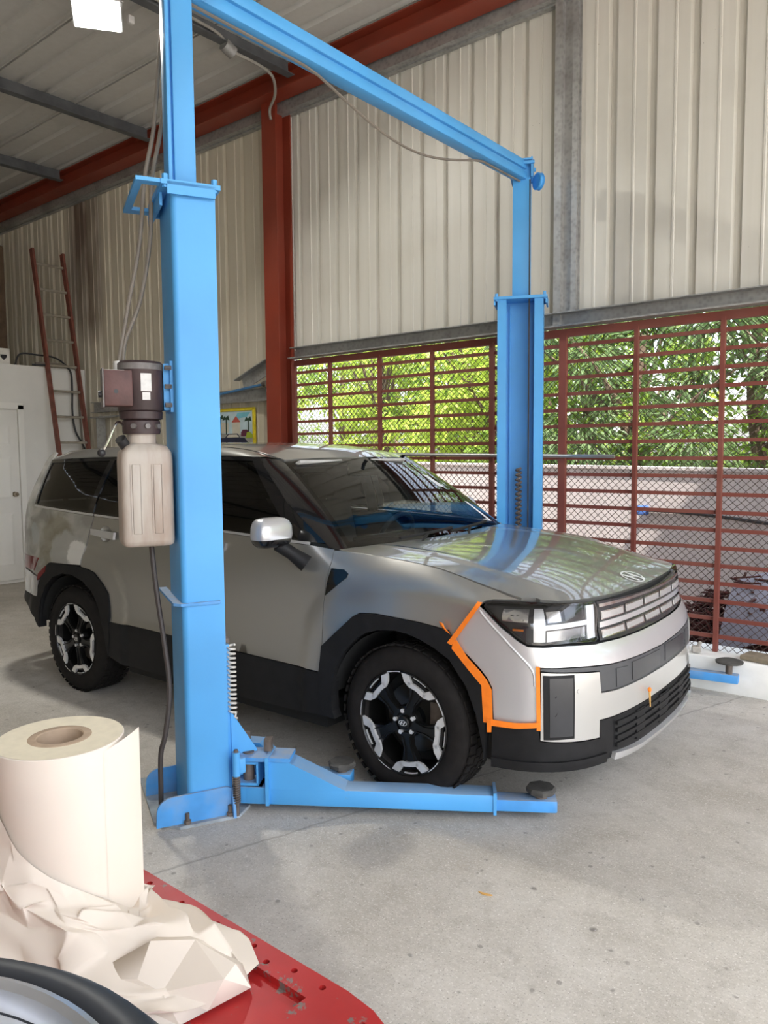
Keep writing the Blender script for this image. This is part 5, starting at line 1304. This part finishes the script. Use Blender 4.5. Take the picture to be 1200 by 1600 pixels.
flat('painted_car', [(.12, -.10), (.26, -.10), (.26, -.06), (.22, -.03), (.15, -.03), (.12, -.06)], 'pic_wine', .009); flat('painted_car', [(.20, -.12), (.31, -.12), (.31, -.08), (.27, -.055), (.22, -.06)], 'pic_lime', .0095)
flat('painted_car', [(-.30, -.175), (.24, -.175), (.18, -.12), (.10, -.115), (.06, -.07), (-.10, -.07), (-.16, -.115), (-.30, -.12)], 'pic_navy', .0105); flat('painted_car_roof', [(-.09, -.08), (.05, -.08), (.09, -.112), (-.13, -.112)], 'pic_cream', .012)
# blue air line and pipe elbow by the red column
plain('pipe_blue', rgb(70, 120, 165), .45)
tag(MB().tube([(-9.0, 5.54, 2.20), (-7.2, 5.53, 2.28), (-6.25, 5.52, 2.365)], .014, 8).build('air_pipe', 'pipe_blue'), 'thin blue air pipe running along the wall above the picture', 'pipe')
tag(MB().tube([(-6.17, 5.50, 2.33), (-6.155, 5.50, 2.1), (-6.12, 5.50, 1.77), (-6.10, 5.50, 1.0), (-6.10, 5.50, .03)], .019, 10).build('air_pipe', 'pipe_blue'), 'blue air pipe dropping down beside the red column', 'pipe')
m = MB(); m.tube(catmull([(-6.27, 5.52, 2.365), (-6.20, 5.51, 2.372), (-6.172, 5.50, 2.32)], 4), .026, 10); m.cyl((-6.14, 5.55, 2.26), (-6.14, 5.47, 2.26), .03, n=10); tag(m.build('pipe_elbow', 'rusty_steel'), 'dark metal elbow joining the two blue air pipes', 'pipe fitting')
# flood lamp, junction box and conduits under the roof
lamp = thing('flood_lamp', 'lit white LED flood lamp clamped to a roof purlin', 'lamp', (-5.64, 3.37, 4.99))
lm = MT('lamp_glow'); lm.set(color=(1, 1, 1), emit=(1, .98, .93), emits=60.0)
plain('lamp_body', (.5, .5, .5), .5); lampM = Vector((-.45, .32, .83)).to_track_quat('Z', 'Y').to_matrix()
MB().bbox(lampM @ Vector((0, 0, .03)), (.36, .24, .05), .01, m=lampM).build('lamp_housing', 'lamp_body', lamp)
MB().bbox((0, 0, .0), (.33, .21, .012), .004, m=lampM).build('lamp_glass', 'lamp_glow', lamp)
m = MB(); m.bar((0, .18, .03), (.05, .18, .15), .02, .006); m.bar((0, -.18, .03), (.05, -.18, .15), .02, .006); m.bar((.05, -.19, .15), (.05, .19, .15), .03, .006); m.build('lamp_yoke', 'lamp_body', lamp)
ld = bpy.data.lights.new('flood_lamp_light', 'AREA'); ld.shape = 'RECTANGLE'; ld.size = .28; ld.size_y = .18; ld.energy = 60; ld.color = (1, .97, .9)
lo = bpy.data.objects.new('lamp_light', ld); COL.objects.link(lo); lo.parent = lamp; lo.location = lampM @ Vector((0, 0, -.02)); lo.rotation_euler = lampM.to_euler()
MB().bbox((.03, .27, .06), (.04, .05, .06), .005).build('lamp_sensor', 'label_silver', lamp)
plain('conduit', rgb(150, 146, 138), .5)
tag(MB().cyl((-5.53, 4.50, 5.17), (-5.53, 4.60, 5.13), .055, n=16).build('junction_box', 'galvanised'), 'round grey junction box on the roof purlin', 'junction box')
tag(MB().tube(catmull([(-5.53, 3.6, 5.26), (-5.53, 4.2, 5.25), (-5.53, 4.45, 5.23), (-5.53, 4.54, 5.16)], 5), .014, 7).build('conduit_pipe', 'conduit'), 'thin conduit looping from the purlin into the round junction box', 'conduit')
tag(MB().tube(catmull([(-5.53, 4.56, 5.14), (-5.52, 4.9, 5.13), (-5.55, 5.08, 5.10), (-5.72, 5.26, 5.06), (-5.93, 5.38, 5.02), (-5.94, 5.40, 4.93)], 6), .014, 7).build('conduit_pipe', 'conduit'), 'thin conduit running from the round junction box down to the red column', 'conduit')
# things on the office roof
plain('box_white', rgb(225, 222, 214), .7); plain('junk_dark', (.03, .03, .034), .8, var=.4); plain('junk_brown', (.10, .065, .04), .85, var=.3)
bx_ = thing('carton', 'white carton with a dark mark on the office roof', 'box', (-10.2, 4.42, RZ+.001)); MB().bbox((0, 0, .10), (.3, .40, .20), .006).build('carton_body', 'box_white', bx_)
MB().prism([(-.04, .09), (0, .05), (.04, .09), (.04, .12), (-.04, .12)], .151, .153, lambda y, z, h: (h, y+.12, z)).build('carton_mark', 'junk_dark', bx_)
tag(MB().bbox((-10.9, 4.25, RZ+.80), (.9, 1.1, 1.59), .05).build('corner_darkening_crate', 'junk_brown'), 'large brown crate enlarged to darken the corner over the office', 'crate')  # stored clutter as a crate, made bigger so this corner turns dark
tag(MB().bbox((-10.75, 4.3, RZ+1.72), (.7, .9, .24), .08).build('stored_bag', 'junk_dark'), 'grey bag lying on top of the brown crate', 'bag')
tag(MB().tube(catmull([(-10.2, 4.75, RZ+.02), (-10.15, 4.8, RZ+.16), (-10.1, 5.0, RZ+.16), (-10.1, 5.25, RZ+.14), (-10.05, 5.40, RZ+.02)], 6), .012, 7).build('loose_hose', 'black_rubber'), 'dark hose loop lying on the office roof by the ladder', 'hose')
# curb odds and ends
plain('weathered_wood', rgb(140, 128, 108), .8, var=.25, scale=20, bump=.3); plain('stone_grey', rgb(176, 170, 160), .8, var=.2, scale=20, bump=.4)
tag(MB().bbox((-1.28, 5.51, .254), (.34, .16, .032), .006, rz=R(-8)).build('wood_board', 'weathered_wood'), 'short weathered wooden board lying on the white curb', 'board')
m = MB(); m.bbox((-1.745, 5.46, .262), (.06, .05, .05), .012, rz=.4); m.cyl((-1.735, 5.46, .27), (-1.715, 5.45, .318), .016, .012, 8); tag(m.build('hinge_stub', 'stone_grey'), 'small pale lump of concrete standing on the curb edge', 'stone')
tag(MB().prism([(0, 0), (.03, .006), (.055, .022), (.06, .03), (.03, .022), (-.03, .008)], 0, .004, lambda x, y, h: (-1.51+x*.6, 2.355+y*.6, h+.0005)).build('tape_scrap', 'peg_wood'), 'tiny rusty orange scrap on the concrete floor', 'scrap')
